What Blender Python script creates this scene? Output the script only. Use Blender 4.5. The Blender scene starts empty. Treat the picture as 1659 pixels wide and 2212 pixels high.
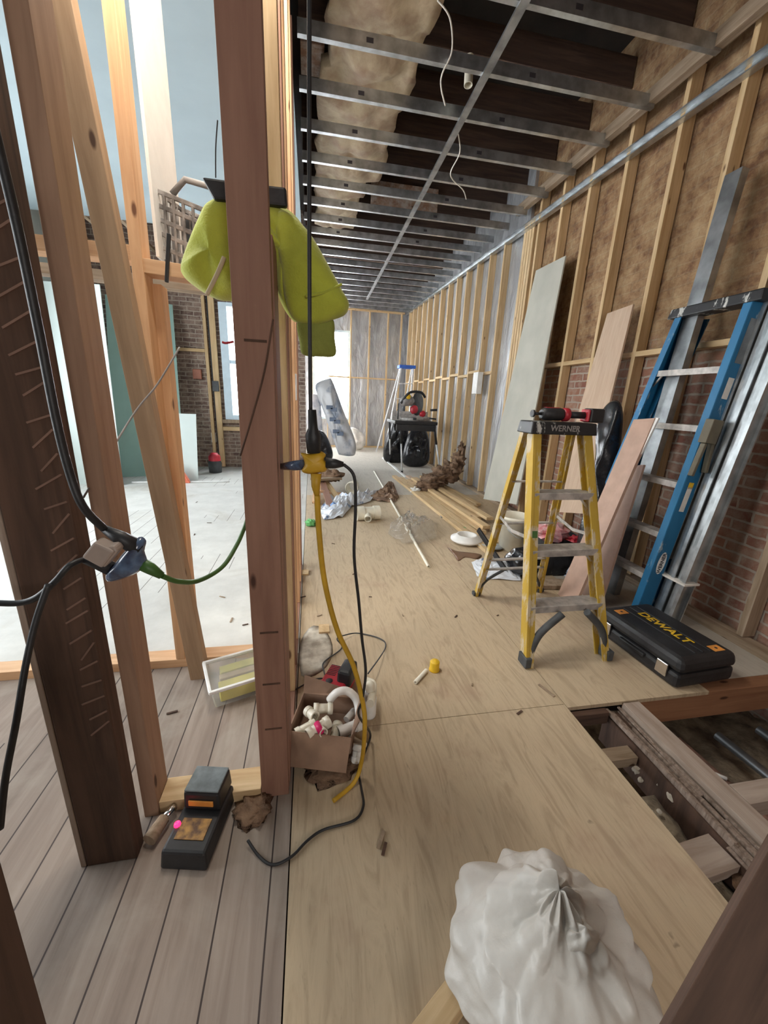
import bpy, bmesh, math, random
from mathutils import Vector, Matrix, noise
random.seed(7)
sc = bpy.context.scene
COL = sc.collection
# ------------------------------------------------------------------ camera
F, CX, CY, H = 835.0, 829.5, 1106.0, 1.30
_dn = Vector((-125, 2894, 835)).normalized()
_fw = Vector((-157.5, -248, 835)); _fw = (_fw - _dn * _fw.dot(_dn)).normalized()
_rt = _dn.cross(_fw)
def _w(v): return Vector((v.dot(_rt), v.dot(_fw), -v.dot(_dn)))
cam_d = bpy.data.cameras.new('camera'); cam = bpy.data.objects.new('camera', cam_d); COL.objects.link(cam)
cam_d.sensor_fit = 'AUTO'; cam_d.sensor_width = 36; cam_d.lens = 36 * F / 2212; cam_d.clip_start = 0.02; cam_d.clip_end = 200
ax, ay, az = _w(Vector((1, 0, 0))), _w(Vector((0, -1, 0))), _w(Vector((0, 0, -1)))
M = Matrix(((ax.x, ay.x, az.x, 0), (ax.y, ay.y, az.y, 0), (ax.z, ay.z, az.z, H), (0, 0, 0, 1)))
cam.matrix_world = M
sc.camera = cam
def P(px, py, X=None, Y=None, Z=None):
    """the point of a photo pixel on a plane of the room (metres; x right, y along the corridor, z up)"""
    r = _w(Vector((px - CX, py - CY, F)))
    if X is not None: t = X / r.x
    elif Y is not None: t = Y / r.y
    else: t = (Z - H) / r.z
    return r * t + Vector((0, 0, H))
# ------------------------------------------------------------------ light and view
sc.view_settings.view_transform = 'Standard'; sc.view_settings.look = 'None'
sc.view_settings.gamma = 1; sc.view_settings.use_curve_mapping = False
sc.view_settings.exposure = 0.0
wd = bpy.data.worlds.new('sky'); sc.world = wd; wd.use_nodes = True
wd.node_tree.nodes['Background'].inputs[0].default_value = (0.86, 0.93, 1, 1)
wd.node_tree.nodes['Background'].inputs[1].default_value = 1.6
def area(name, loc, rot, sx, sy, power, col=(1, 1, 1), spread=None):
    d = bpy.data.lights.new(name, 'AREA'); d.shape = 'RECTANGLE'; d.size = sx; d.size_y = sy; d.energy = power; d.color = col
    if spread: d.spread = math.radians(spread)
    o = bpy.data.objects.new(name, d); COL.objects.link(o); o.location = loc; o.rotation_euler = rot; return o
R90 = math.pi / 2
area('far_window_daylight', (0.50, 11.35, 1.9), (-R90, 0, 0), 1.3, 2.3, 800, (0.93, 0.97, 1))
area('left_window_daylight', (-1.0, 7.9, 1.75), (-R90, 0, 0), 1.0, 2.0, 330, (0.93, 0.97, 1))
area('assumed_side_window_light', (-3.75, 3.0, 1.8), (R90, 0, -R90), 5.0, 1.9, 210, (0.95, 0.98, 1))  # side window is assumed, out of view; added to brighten the left floor
area('assumed_skylight_light', (-0.34, 2.15, 3.42), (0.10, -0.28, 0), 0.45, 0.5, 16, (1.0, 0.95, 0.86), 95)  # skylight is assumed from the bright studs, not seen
pl = bpy.data.lights.new('assumed_work_lamp_light', 'POINT'); pl.energy = 34; pl.shadow_soft_size = 0.05; pl.color = (1, 0.93, 0.82)
po = bpy.data.objects.new('assumed_work_lamp_light', pl); COL.objects.link(po); po.location = (-0.30, 1.42, 2.70)  # assumed lamp above the view, added to brighten the upper studs
area('rear_fill_light', (-3.4, 9.3, 1.8), (R90, 0, -R90), 2.4, 1.9, 230, (0.95, 0.98, 1))  # added fill for the far end; the wall has no opening here
area('front_fill_light', (0.6, -2.7, 1.8), (R90, 0, 0), 1.0, 1.2, 36, (1, 0.94, 0.88))  # added fill from behind the camera; no window is known there
# ------------------------------------------------------------------ materials
def newmat(name):
    m = bpy.data.materials.new(name); m.use_nodes = True
    nt = m.node_tree; b = nt.nodes['Principled BSDF']; return m, nt, b
def N(nt, t, **kw):
    n = nt.nodes.new(t)
    for k, v in kw.items():
        if k in n.inputs: n.inputs[k].default_value = v
        else: setattr(n, k, v)
    return n
def ramp(nt, fac, stops):
    r = nt.nodes.new('ShaderNodeValToRGB'); nt.links.new(fac, r.inputs[0]); e = r.color_ramp.elements
    while len(e) < len(stops): e.new(0.5)
    for i, (p, c) in enumerate(stops): e[i].position = p; e[i].color = (*c, 1) if len(c) == 3 else c
    return r.outputs[0]
def mixc(nt, fac, a, b, mode='MIX'):
    m = nt.nodes.new('ShaderNodeMix'); m.data_type = 'RGBA'; m.blend_type = mode
    for i, v in ((0, fac), (6, a), (7, b)):
        if hasattr(v, 'links'): nt.links.new(v, m.inputs[i])
        elif isinstance(v, (int, float)): m.inputs[i].default_value = v
        else: m.inputs[i].default_value = (*v, 1)
    return m.outputs[2]
def math_(nt, op, a, b=0.0):
    m = nt.nodes.new('ShaderNodeMath'); m.operation = op
    for i, v in ((0, a), (1, b)):
        if hasattr(v, 'links'): nt.links.new(v, m.inputs[i])
        else: m.inputs[i].default_value = v
    return m.outputs[0]
def bump(nt, b, h, s=0.3, d=0.01):
    n = nt.nodes.new('ShaderNodeBump'); n.inputs['Strength'].default_value = s; n.inputs['Distance'].default_value = d
    nt.links.new(h, n.inputs['Height']); nt.links.new(n.outputs[0], b.inputs['Normal'])
def coords(nt, scale=(1, 1, 1), rnd=True, obj=True):
    tc = nt.nodes.new('ShaderNodeTexCoord' if obj else 'ShaderNodeNewGeometry')
    v = tc.outputs['Object' if obj else 'Position']
    if rnd:
        oi = nt.nodes.new('ShaderNodeObjectInfo'); s = nt.nodes.new('ShaderNodeVectorMath'); s.operation = 'SCALE'
        s.inputs[0].default_value = (17, 11, 23); nt.links.new(oi.outputs['Random'], s.inputs['Scale'])
        a = nt.nodes.new('ShaderNodeVectorMath'); a.operation = 'ADD'; nt.links.new(v, a.inputs[0]); nt.links.new(s.outputs[0], a.inputs[1]); v = a.outputs[0]
    mp = nt.nodes.new('ShaderNodeMapping'); mp.inputs['Scale'].default_value = scale; nt.links.new(v, mp.inputs[0]); return mp.outputs[0]
def noi(nt, v, scale=5, detail=4, rough=0.55, dist=0):
    n = N(nt, 'ShaderNodeTexNoise'); n.inputs['Scale'].default_value = scale; n.inputs['Detail'].default_value = detail
    n.inputs['Roughness'].default_value = rough; n.inputs['Distortion'].default_value = dist; nt.links.new(v, n.inputs['Vector']); return n.outputs['Fac']
def plain(name, c, rough=0.6, metal=0, var=0.12, scale=12, bmp=0.0, bs=60, c2=None, trans=0, alpha=1, coat=0, emit=None, wscale=(1, 1, 1), ramp_at=(0.35, 0.65), ior=None, sheen=0):
    m, nt, b = newmat(name); v = coords(nt, wscale); n = noi(nt, v, scale)
    lo = c2 if c2 else tuple(x * (1 - var) for x in c); hi = c if c2 else tuple(min(1, x * (1 + var)) for x in c)
    nt.links.new(ramp(nt, n, [(ramp_at[0], lo), (ramp_at[1], hi)]), b.inputs['Base Color'])
    b.inputs['Roughness'].default_value = rough; b.inputs['Metallic'].default_value = metal
    b.inputs['Transmission Weight'].default_value = trans; b.inputs['Alpha'].default_value = alpha; b.inputs['Coat Weight'].default_value = coat
    b.inputs['Sheen Weight'].default_value = sheen
    if ior: b.inputs['IOR'].default_value = ior
    if bmp: bump(nt, b, noi(nt, v, bs, 5), bmp)
    if emit: b.inputs['Emission Color'].default_value = (*emit[0], 1); b.inputs['Emission Strength'].default_value = emit[1]
    return m
def wood(name, c1, c2, knot=True, rough=0.75, dirt=None, gscale=(30, 30, 2.2)):
    m, nt, b = newmat(name); v = coords(nt, gscale); n = noi(nt, v, 1.0, 5, 0.6, 0.6)
    col = ramp(nt, n, [(0.3, c1), (0.68, c2)])
    v2 = coords(nt, (1.6, 1.6, 0.7)); n2 = noi(nt, v2, 2.0, 2)
    col = mixc(nt, math_(nt, 'MULTIPLY', n2, 0.35), col, tuple(x * 0.55 for x in c1))
    if knot:
        vo = N(nt, 'ShaderNodeTexVoronoi'); vo.inputs['Scale'].default_value = 1; nt.links.new(coords(nt, (9, 9, 3.2)), vo.inputs['Vector'])
        k = ramp(nt, vo.outputs['Distance'], [(0.055, (1, 1, 1)), (0.10, (0, 0, 0))]); col = mixc(nt, k, col, (c1[0] * 0.25, c1[1] * 0.18, c1[2] * 0.15))
    if dirt:
        d = ramp(nt, noi(nt, coords(nt, (3, 3, 3)), 3, 6, 0.7), [(0.42, (0, 0, 0)), (0.6, (1, 1, 1))]); col = mixc(nt, d, col, dirt)
    nt.links.new(col, b.inputs['Base Color']); b.inputs['Roughness'].default_value = rough; bump(nt, b, n, 0.12, 0.004)
    return m
MT = {}
MT['pine'] = wood('pine', (0.50, 0.33, 0.16), (0.74, 0.55, 0.32))
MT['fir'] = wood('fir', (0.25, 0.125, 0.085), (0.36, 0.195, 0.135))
MT['firpale'] = wood('pale_fir', (0.29, 0.17, 0.11), (0.45, 0.29, 0.195))
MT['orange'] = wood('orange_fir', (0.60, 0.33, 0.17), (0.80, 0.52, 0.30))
MT['oldwood'] = wood('old_dark_wood', (0.05, 0.026, 0.016), (0.13, 0.07, 0.045), False, 0.9)
MT['joist'] = wood('joist_wood', (0.20, 0.10, 0.055), (0.38, 0.22, 0.14), True, 0.85, dirt=(0.42, 0.35, 0.30))
MT['brace'] = wood('brace_wood', (0.30, 0.19, 0.11), (0.46, 0.31, 0.19))
MT['header'] = wood('header_wood', (0.26, 0.115, 0.055), (0.40, 0.20, 0.10))
MT['oldsplit'] = wood('splintered_timber', (0.13, 0.085, 0.06), (0.40, 0.31, 0.25), False, 0.95, gscale=(60, 60, 3))
MT['rough'] = wood('rough_board', (0.22, 0.15, 0.09), (0.46, 0.35, 0.25), True, 0.9)
MT['dirtyjoist'] = wood('dusty_timber', (0.30, 0.22, 0.17), (0.50, 0.41, 0.34), True, 0.9)
MT['ply'] = wood('plywood_offcut', (0.50, 0.35, 0.24), (0.62, 0.46, 0.34), False)
MT['melamine'] = plain('brown_board', (0.42, 0.27, 0.20), 0.6, var=0.08)
MT['steel'] = plain('galvanised_steel', (0.52, 0.545, 0.56), 0.33, 0.9, var=0.28, scale=9, bmp=0.05, bs=30)
MT['steel_old'] = plain('dull_galvanised_steel', (0.34, 0.35, 0.36), 0.38, 0.85, var=0.35, scale=6)
MT['brightalu'] = plain('bright_aluminium', (0.70, 0.71, 0.72), 0.45, 0.35, var=0.1)
MT['alu'] = plain('dirty_aluminium', (0.48, 0.45, 0.42), 0.6, 0.4, var=0.25, scale=20)
MT['glarewhite'] = plain('glare_white', (0.78, 0.77, 0.74), 0.7, var=0.04)  # white that stands in for overexposed light, for the added board
MT['chrome'] = plain('bright_metal', (0.8, 0.8, 0.8), 0.2, 1, var=0.05)
MT['black'] = plain('black_plastic', (0.018, 0.018, 0.02), 0.5, var=0.3, bmp=0.1)
MT['blackbag'] = plain('black_bin_bag', (0.012, 0.012, 0.014), 0.22, var=0.3, bmp=0.5, bs=9)
MT['darkgrey'] = plain('dark_grey_plastic', (0.06, 0.065, 0.07), 0.6, var=0.3)
MT['greyplastic'] = plain('grey_plastic', (0.28, 0.26, 0.25), 0.5, var=0.25, scale=14)
MT['bluegrey'] = plain('dusty_blue_grey_plastic', (0.16, 0.19, 0.20), 0.7, var=0.3, scale=20)
MT['red'] = plain('red_plastic', (0.42, 0.02, 0.035), 0.4, var=0.2)
MT['yellow'] = plain('yellow_plastic', (0.80, 0.50, 0.02), 0.45, var=0.15)
MT['mustard'] = plain('yellow_rubber', (0.55, 0.32, 0.02), 0.5, var=0.15)
MT['gold'] = plain('gold_label', (0.50, 0.27, 0.07), 0.5, c2=(0.12, 0.06, 0.03), scale=40)
MT['orangelabel'] = plain('orange_label', (0.75, 0.30, 0.06), 0.5, var=0.2)
MT['green'] = plain('green_rubber', (0.05, 0.13, 0.025), 0.5, var=0.2)
MT['greenlight'] = plain('green_plastic', (0.12, 0.38, 0.12), 0.45, var=0.3)
MT['blueplug'] = plain('clear_blue_plastic', (0.10, 0.16, 0.27), 0.25, c2=(0.04, 0.05, 0.09), scale=30, coat=0.5)
MT['tan_cube'] = plain('tan_plastic', (0.36, 0.29, 0.25), 0.5, var=0.1)
MT['pvc'] = plain('pvc', (0.80, 0.75, 0.62), 0.35, var=0.08)
MT['whitepvc'] = plain('white_pvc', (0.84, 0.82, 0.78), 0.35, var=0.06)
MT['white'] = plain('white_plastic', (0.82, 0.82, 0.80), 0.5, var=0.08)
MT['pink'] = plain('magenta_plastic', (0.75, 0.02, 0.16), 0.4, var=0.1)
MT['pinkpack'] = plain('pink_package', (0.62, 0.10, 0.12), 0.25, c2=(0.75, 0.55, 0.55), scale=14)
MT['card'] = plain('cardboard', (0.30, 0.19, 0.13), 0.85, var=0.15)
MT['paper'] = plain('paper', (0.75, 0.71, 0.65), 0.8, var=0.1)
MT['bluefilm'] = plain('blue_and_white_film', (0.72, 0.75, 0.80), 0.35, c2=(0.14, 0.26, 0.50), scale=7, ramp_at=(0.36, 0.42))
MT['silverfilm'] = plain('silver_film', (0.60, 0.60, 0.62), 0.35, c2=(0.30, 0.34, 0.42), scale=5, ramp_at=(0.36, 0.5), bmp=0.4, bs=8)
MT['clear'] = plain('clear_film', (0.95, 0.96, 0.97), 0.12, trans=0.92, ior=1.12, bmp=0.6, bs=25)
MT['clearbox'] = plain('clear_plastic', (0.92, 0.94, 0.92), 0.2, trans=0.8, ior=1.1)
MT['bagwhite'] = plain('translucent_white_bag', (0.66, 0.64, 0.60), 0.42, c2=(0.52, 0.48, 0.43), scale=5, bmp=0.5, bs=14)
MT['hoodie'] = plain('lime_fleece', (0.43, 0.47, 0.05), 0.95, var=0.12, scale=8, bmp=0.3, bs=180, sheen=0.3)
MT['hoodiedark'] = plain('olive_rib_knit', (0.26, 0.29, 0.06), 0.95, var=0.12, bmp=0.4, bs=200)
MT['lace'] = plain('beige_drawcord', (0.50, 0.42, 0.27), 0.9)
MT['board_blue'] = plain('pale_blue_drywall', (0.31, 0.38, 0.41), 0.8, var=0.05, scale=2)
MT['board_green'] = plain('green_drywall', (0.33, 0.50, 0.45), 0.8, var=0.05, scale=2)
MT['board_white'] = plain('white_drywall', (0.62, 0.70, 0.68), 0.8, var=0.04, scale=2)
MT['board_grey'] = plain('grey_cement_board', (0.44, 0.43, 0.37), 0.85, var=0.08, scale=3)
MT['brown_ins'] = plain('brown_insulation', (0.30, 0.19, 0.12), 0.95, c2=(0.13, 0.075, 0.045), scale=14, bmp=1.0, bs=40)
MT['kraft'] = plain('kraft_insulation', (0.52, 0.42, 0.28), 0.7, c2=(0.30, 0.20, 0.13), scale=6, bmp=0.8, bs=16)
MT['rubble'] = plain('rubble', (0.34, 0.28, 0.20), 0.95, c2=(0.12, 0.09, 0.065), scale=12, bmp=1.0, bs=40)
MT['pebble'] = plain('pale_rubble', (0.62, 0.57, 0.48), 0.9, c2=(0.36, 0.31, 0.25), scale=20)
MT['dark'] = plain('dark_backing', (0.030, 0.022, 0.019), 0.95, c2=(0.012, 0.009, 0.008), scale=3)  # near-black base colour, mottled at random
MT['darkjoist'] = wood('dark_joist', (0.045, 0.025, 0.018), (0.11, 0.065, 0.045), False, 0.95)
MT['pipe_red'] = plain('rusty_pipe', (0.34, 0.18, 0.13), 0.7, c2=(0.14, 0.09, 0.07), scale=14)
MT['winframe'] = plain('window_frame_white', (0.62, 0.76, 0.86), 0.5, var=0.04)
MT['broom'] = plain('orange_bristle', (0.72, 0.18, 0.10), 0.7, var=0.25, scale=60)
MT['led'] = plain('red_led', (0.9, 0.02, 0.06), 0.4, emit=((1, 0.01, 0.07), 5))
MT['mark'] = plain('dark_ink', (0.035, 0.03, 0.035), 0.6)
MT['mortarmark'] = plain('plaster_mark', (0.22, 0.13, 0.095), 0.9)
MT['copper'] = plain('brick_red_box', (0.34, 0.13, 0.08), 0.6)
# yellow and blue fibreglass with worn paint
def worn(name, c, wear, at=(0.60, 0.66), sc_=5, met=0):
    m, nt, b = newmat(name); v = coords(nt, (3, 3, 1)); n = noi(nt, v, sc_, 8, 0.7)
    w = ramp(nt, n, [(at[0], (0, 0, 0)), (at[1], (1, 1, 1))]); base = ramp(nt, noi(nt, v, 3), [(0.3, tuple(x * 0.75 for x in c)), (0.7, c)])
    nt.links.new(mixc(nt, w, base, wear), b.inputs['Base Color']); b.inputs['Roughness'].default_value = 0.55; bump(nt, b, n, 0.2, 0.003); return m
MT['fibyellow'] = worn('yellow_fibreglass', (0.58, 0.38, 0.045), (0.58, 0.49, 0.34), (0.50, 0.56))
MT['fibblue'] = worn('blue_fibreglass', (0.012, 0.16, 0.34), (0.35, 0.42, 0.46))
MT['capblack'] = worn('paint_spattered_black', (0.018, 0.018, 0.020), (0.55, 0.55, 0.52), (0.56, 0.60), 6)
# plywood floor
def floor_ply(name, c1, c2, stain):
    m, nt, b = newmat(name); v = coords(nt, (1, 1, 1), False, False)
    mp = nt.nodes.new('ShaderNodeMapping'); mp.inputs['Scale'].default_value = (9, 1.3, 1); nt.links.new(v, mp.inputs[0])
    g = noi(nt, mp.outputs[0], 1.6, 7, 0.62, 1.8); col = ramp(nt, g, [(0.32, c1), (0.5, c2), (0.66, c1)])
    mp2 = nt.nodes.new('ShaderNodeMapping'); mp2.inputs['Scale'].default_value = (26, 3.2, 1); nt.links.new(v, mp2.inputs[0])
    g2 = noi(nt, mp2.outputs[0], 1.5, 6, 0.7, 2.5); col = mixc(nt, ramp(nt, g2, [(0.60, (0, 0, 0)), (0.72, (0.55, 0.55, 0.55))]), col, tuple(x * 0.55 for x in c1))
    s = noi(nt, v, 2.2, 5, 0.65); col = mixc(nt, ramp(nt, s, [(0.55, (0, 0, 0)), (0.75, (0.5, 0.5, 0.5))]), col, stain)
    s2 = noi(nt, v, 13, 3, 0.5); col = mixc(nt, ramp(nt, s2, [(0.72, (0, 0, 0)), (0.78, (0.8, 0.8, 0.8))]), col, (0.10, 0.07, 0.05))
    nt.links.new(col, b.inputs['Base Color']); b.inputs['Roughness'].default_value = 0.82; bump(nt, b, g, 0.08, 0.003); return m
MT['floorply'] = floor_ply('plywood_floor', (0.42, 0.32, 0.21), (0.54, 0.425, 0.285), (0.33, 0.20, 0.14))
MT['floorgrey'] = floor_ply('dusty_plywood_floor', (0.46, 0.42, 0.36), (0.54, 0.50, 0.43), (0.40, 0.35, 0.28))
# board floor: gaps every 13 cm, dust in patches
def floor_boards(name, c1, c2, dust, at, gapw=0.035, pitch=0.128):
    m, nt, b = newmat(name); v = coords(nt, (1, 1, 1), False, False)
    sx = nt.nodes.new('ShaderNodeSeparateXYZ'); nt.links.new(v, sx.inputs[0])
    q = math_(nt, 'DIVIDE', sx.outputs[0], pitch); fr = math_(nt, 'FRACT', q); fl = math_(nt, 'FLOOR', q)
    gap = math_(nt, 'LESS_THAN', fr, gapw)
    wn = nt.nodes.new('ShaderNodeTexWhiteNoise'); wn.noise_dimensions = '1D'; nt.links.new(fl, wn.inputs['W'])
    mp = nt.nodes.new('ShaderNodeMapping'); mp.inputs['Scale'].default_value = (16, 1.1, 1); nt.links.new(v, mp.inputs[0])
    g = noi(nt, mp.outputs[0], 1.7, 6, 0.6, 0.7); col = ramp(nt, g, [(0.3, c1), (0.7, c2)])
    col = mixc(nt, math_(nt, 'MULTIPLY', wn.outputs[0], 0.35), col, tuple(x * 0.6 for x in c1))
    d = noi(nt, v, 1.6, 7, 0.6, 0.8); dm = ramp(nt, d, [(at[0], (0, 0, 0)), (at[1], (0.92, 0.92, 0.92))])
    gn = noi(nt, v, 0.9, 2); gv = math_(nt, 'MULTIPLY', gap, math_(nt, 'GREATER_THAN', gn, 0.38 if at[0] > 0.3 else 0.54))
    col = mixc(nt, dm, col, ramp(nt, noi(nt, v, 4, 6, 0.7), [(0.35, tuple(x * 0.84 for x in dust)), (0.65, dust)]))
    col = mixc(nt, gv, col, (0.05, 0.035, 0.03))
    nt.links.new(col, b.inputs['Base Color']); b.inputs['Roughness'].default_value = 0.85
    bump(nt, b, math_(nt, 'SUBTRACT', g, gv), 0.2, 0.004); return m
MT['boards'] = floor_boards('worn_floor_boards', (0.23, 0.175, 0.14), (0.36, 0.29, 0.24), (0.42, 0.37, 0.31), (0.48, 0.70))
MT['boardsdust'] = floor_boards('dusty_floor_boards', (0.42, 0.38, 0.32), (0.55, 0.51, 0.44), (0.66, 0.66, 0.63), (0.15, 0.45), 0.03)
# brick
def brick(name, axes, tanline=None, bw=0.21, bh=0.068, c1=(0.24, 0.10, 0.07, 1), c2=(0.34, 0.17, 0.11, 1)):
    m, nt, b = newmat(name); v = coords(nt, (1, 1, 1), False, False)
    sx = nt.nodes.new('ShaderNodeSeparateXYZ'); nt.links.new(v, sx.inputs[0])
    cb = nt.nodes.new('ShaderNodeCombineXYZ'); nt.links.new(sx.outputs[axes], cb.inputs[0]); nt.links.new(sx.outputs[2], cb.inputs[1])
    wob = noi(nt, v, 9, 3); w2 = math_(nt, 'MULTIPLY', math_(nt, 'SUBTRACT', wob, 0.5), 0.03)
    ad = nt.nodes.new('ShaderNodeVectorMath'); ad.operation = 'ADD'; nt.links.new(cb.outputs[0], ad.inputs[0]); nt.links.new(w2, ad.inputs[1])
    br = nt.nodes.new('ShaderNodeTexBrick'); nt.links.new(ad.outputs[0], br.inputs['Vector'])
    br.inputs['Scale'].default_value = 1; br.inputs['Brick Width'].default_value = bw; br.inputs['Row Height'].default_value = bh
    br.inputs['Mortar Size'].default_value = 0.008; br.inputs['Mortar Smooth'].default_value = 0.2; br.inputs['Bias'].default_value = -0.1
    br.inputs['Color1'].default_value = c1; br.inputs['Color2'].default_value = c2; br.inputs['Mortar'].default_value = (0.40, 0.34, 0.28, 1)
    n = noi(nt, v, 11, 8, 0.7); col = mixc(nt, ramp(nt, n, [(0.42, (0, 0, 0)), (0.68, (0.75, 0.75, 0.75))]), br.outputs['Color'], (0.42, 0.33, 0.26))
    if tanline:
        n3 = noi(nt, v, 2.4, 9, 0.72)
        tan = ramp(nt, noi(nt, v, 7, 9, 0.75), [(0.36, (0.13, 0.062, 0.028)), (0.5, (0.29, 0.175, 0.085)), (0.66, (0.44, 0.31, 0.17))])
        tan = mixc(nt, 0.10, tan, br.outputs['Color'])
        hgt = math_(nt, 'ADD', sx.outputs[2], math_(nt, 'MULTIPLY', math_(nt, 'SUBTRACT', n3, 0.5), 0.9))
        mk = ramp(nt, math_(nt, 'MULTIPLY', hgt, 0.25), [(tanline * 0.25 - 0.02, (0, 0, 0)), (tanline * 0.25 + 0.02, (1, 1, 1))])
        col = mixc(nt, mk, col, tan)
    nt.links.new(col, b.inputs['Base Color']); b.inputs['Roughness'].default_value = 0.92
    bump(nt, b, math_(nt, 'ADD', math_(nt, 'MULTIPLY', br.outputs['Fac'], -0.6), n), 0.6, 0.012); return m
MT['brickright'] = brick('plastered_brick_wall', 1, 1.75)
MT['brickback'] = brick('brown_brick_wall', 0, c1=(0.13, 0.08, 0.065, 1), c2=(0.24, 0.16, 0.13, 1))
MT['brickside'] = brick('brick_wall_side', 1)
# poly film over insulation
def poly(name):
    m, nt, b = newmat(name); v = coords(nt, (1, 1, 1), False, False)
    mp = nt.nodes.new('ShaderNodeMapping'); mp.inputs['Scale'].default_value = (3.2, 3.2, 1.0); nt.links.new(v, mp.inputs[0])
    n = noi(nt, mp.outputs[0], 2.2, 6, 0.55, 0.5); nt.links.new(ramp(nt, n, [(0.3, (0.40, 0.41, 0.43)), (0.5, (0.50, 0.51, 0.53)), (0.7, (0.64, 0.66, 0.69))]), b.inputs['Base Color'])
    b.inputs['Roughness'].default_value = 0.22; b.inputs['Metallic'].default_value = 0.25; b.inputs['Coat Weight'].default_value = 0.6; bump(nt, b, n, 1.0, 0.05); return m
MT['poly'] = poly('poly_film_over_insulation')
MT['glass'] = plain('window_glass', (1, 1, 1), 0.02, trans=1.0, ior=1.02, var=0)
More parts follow.
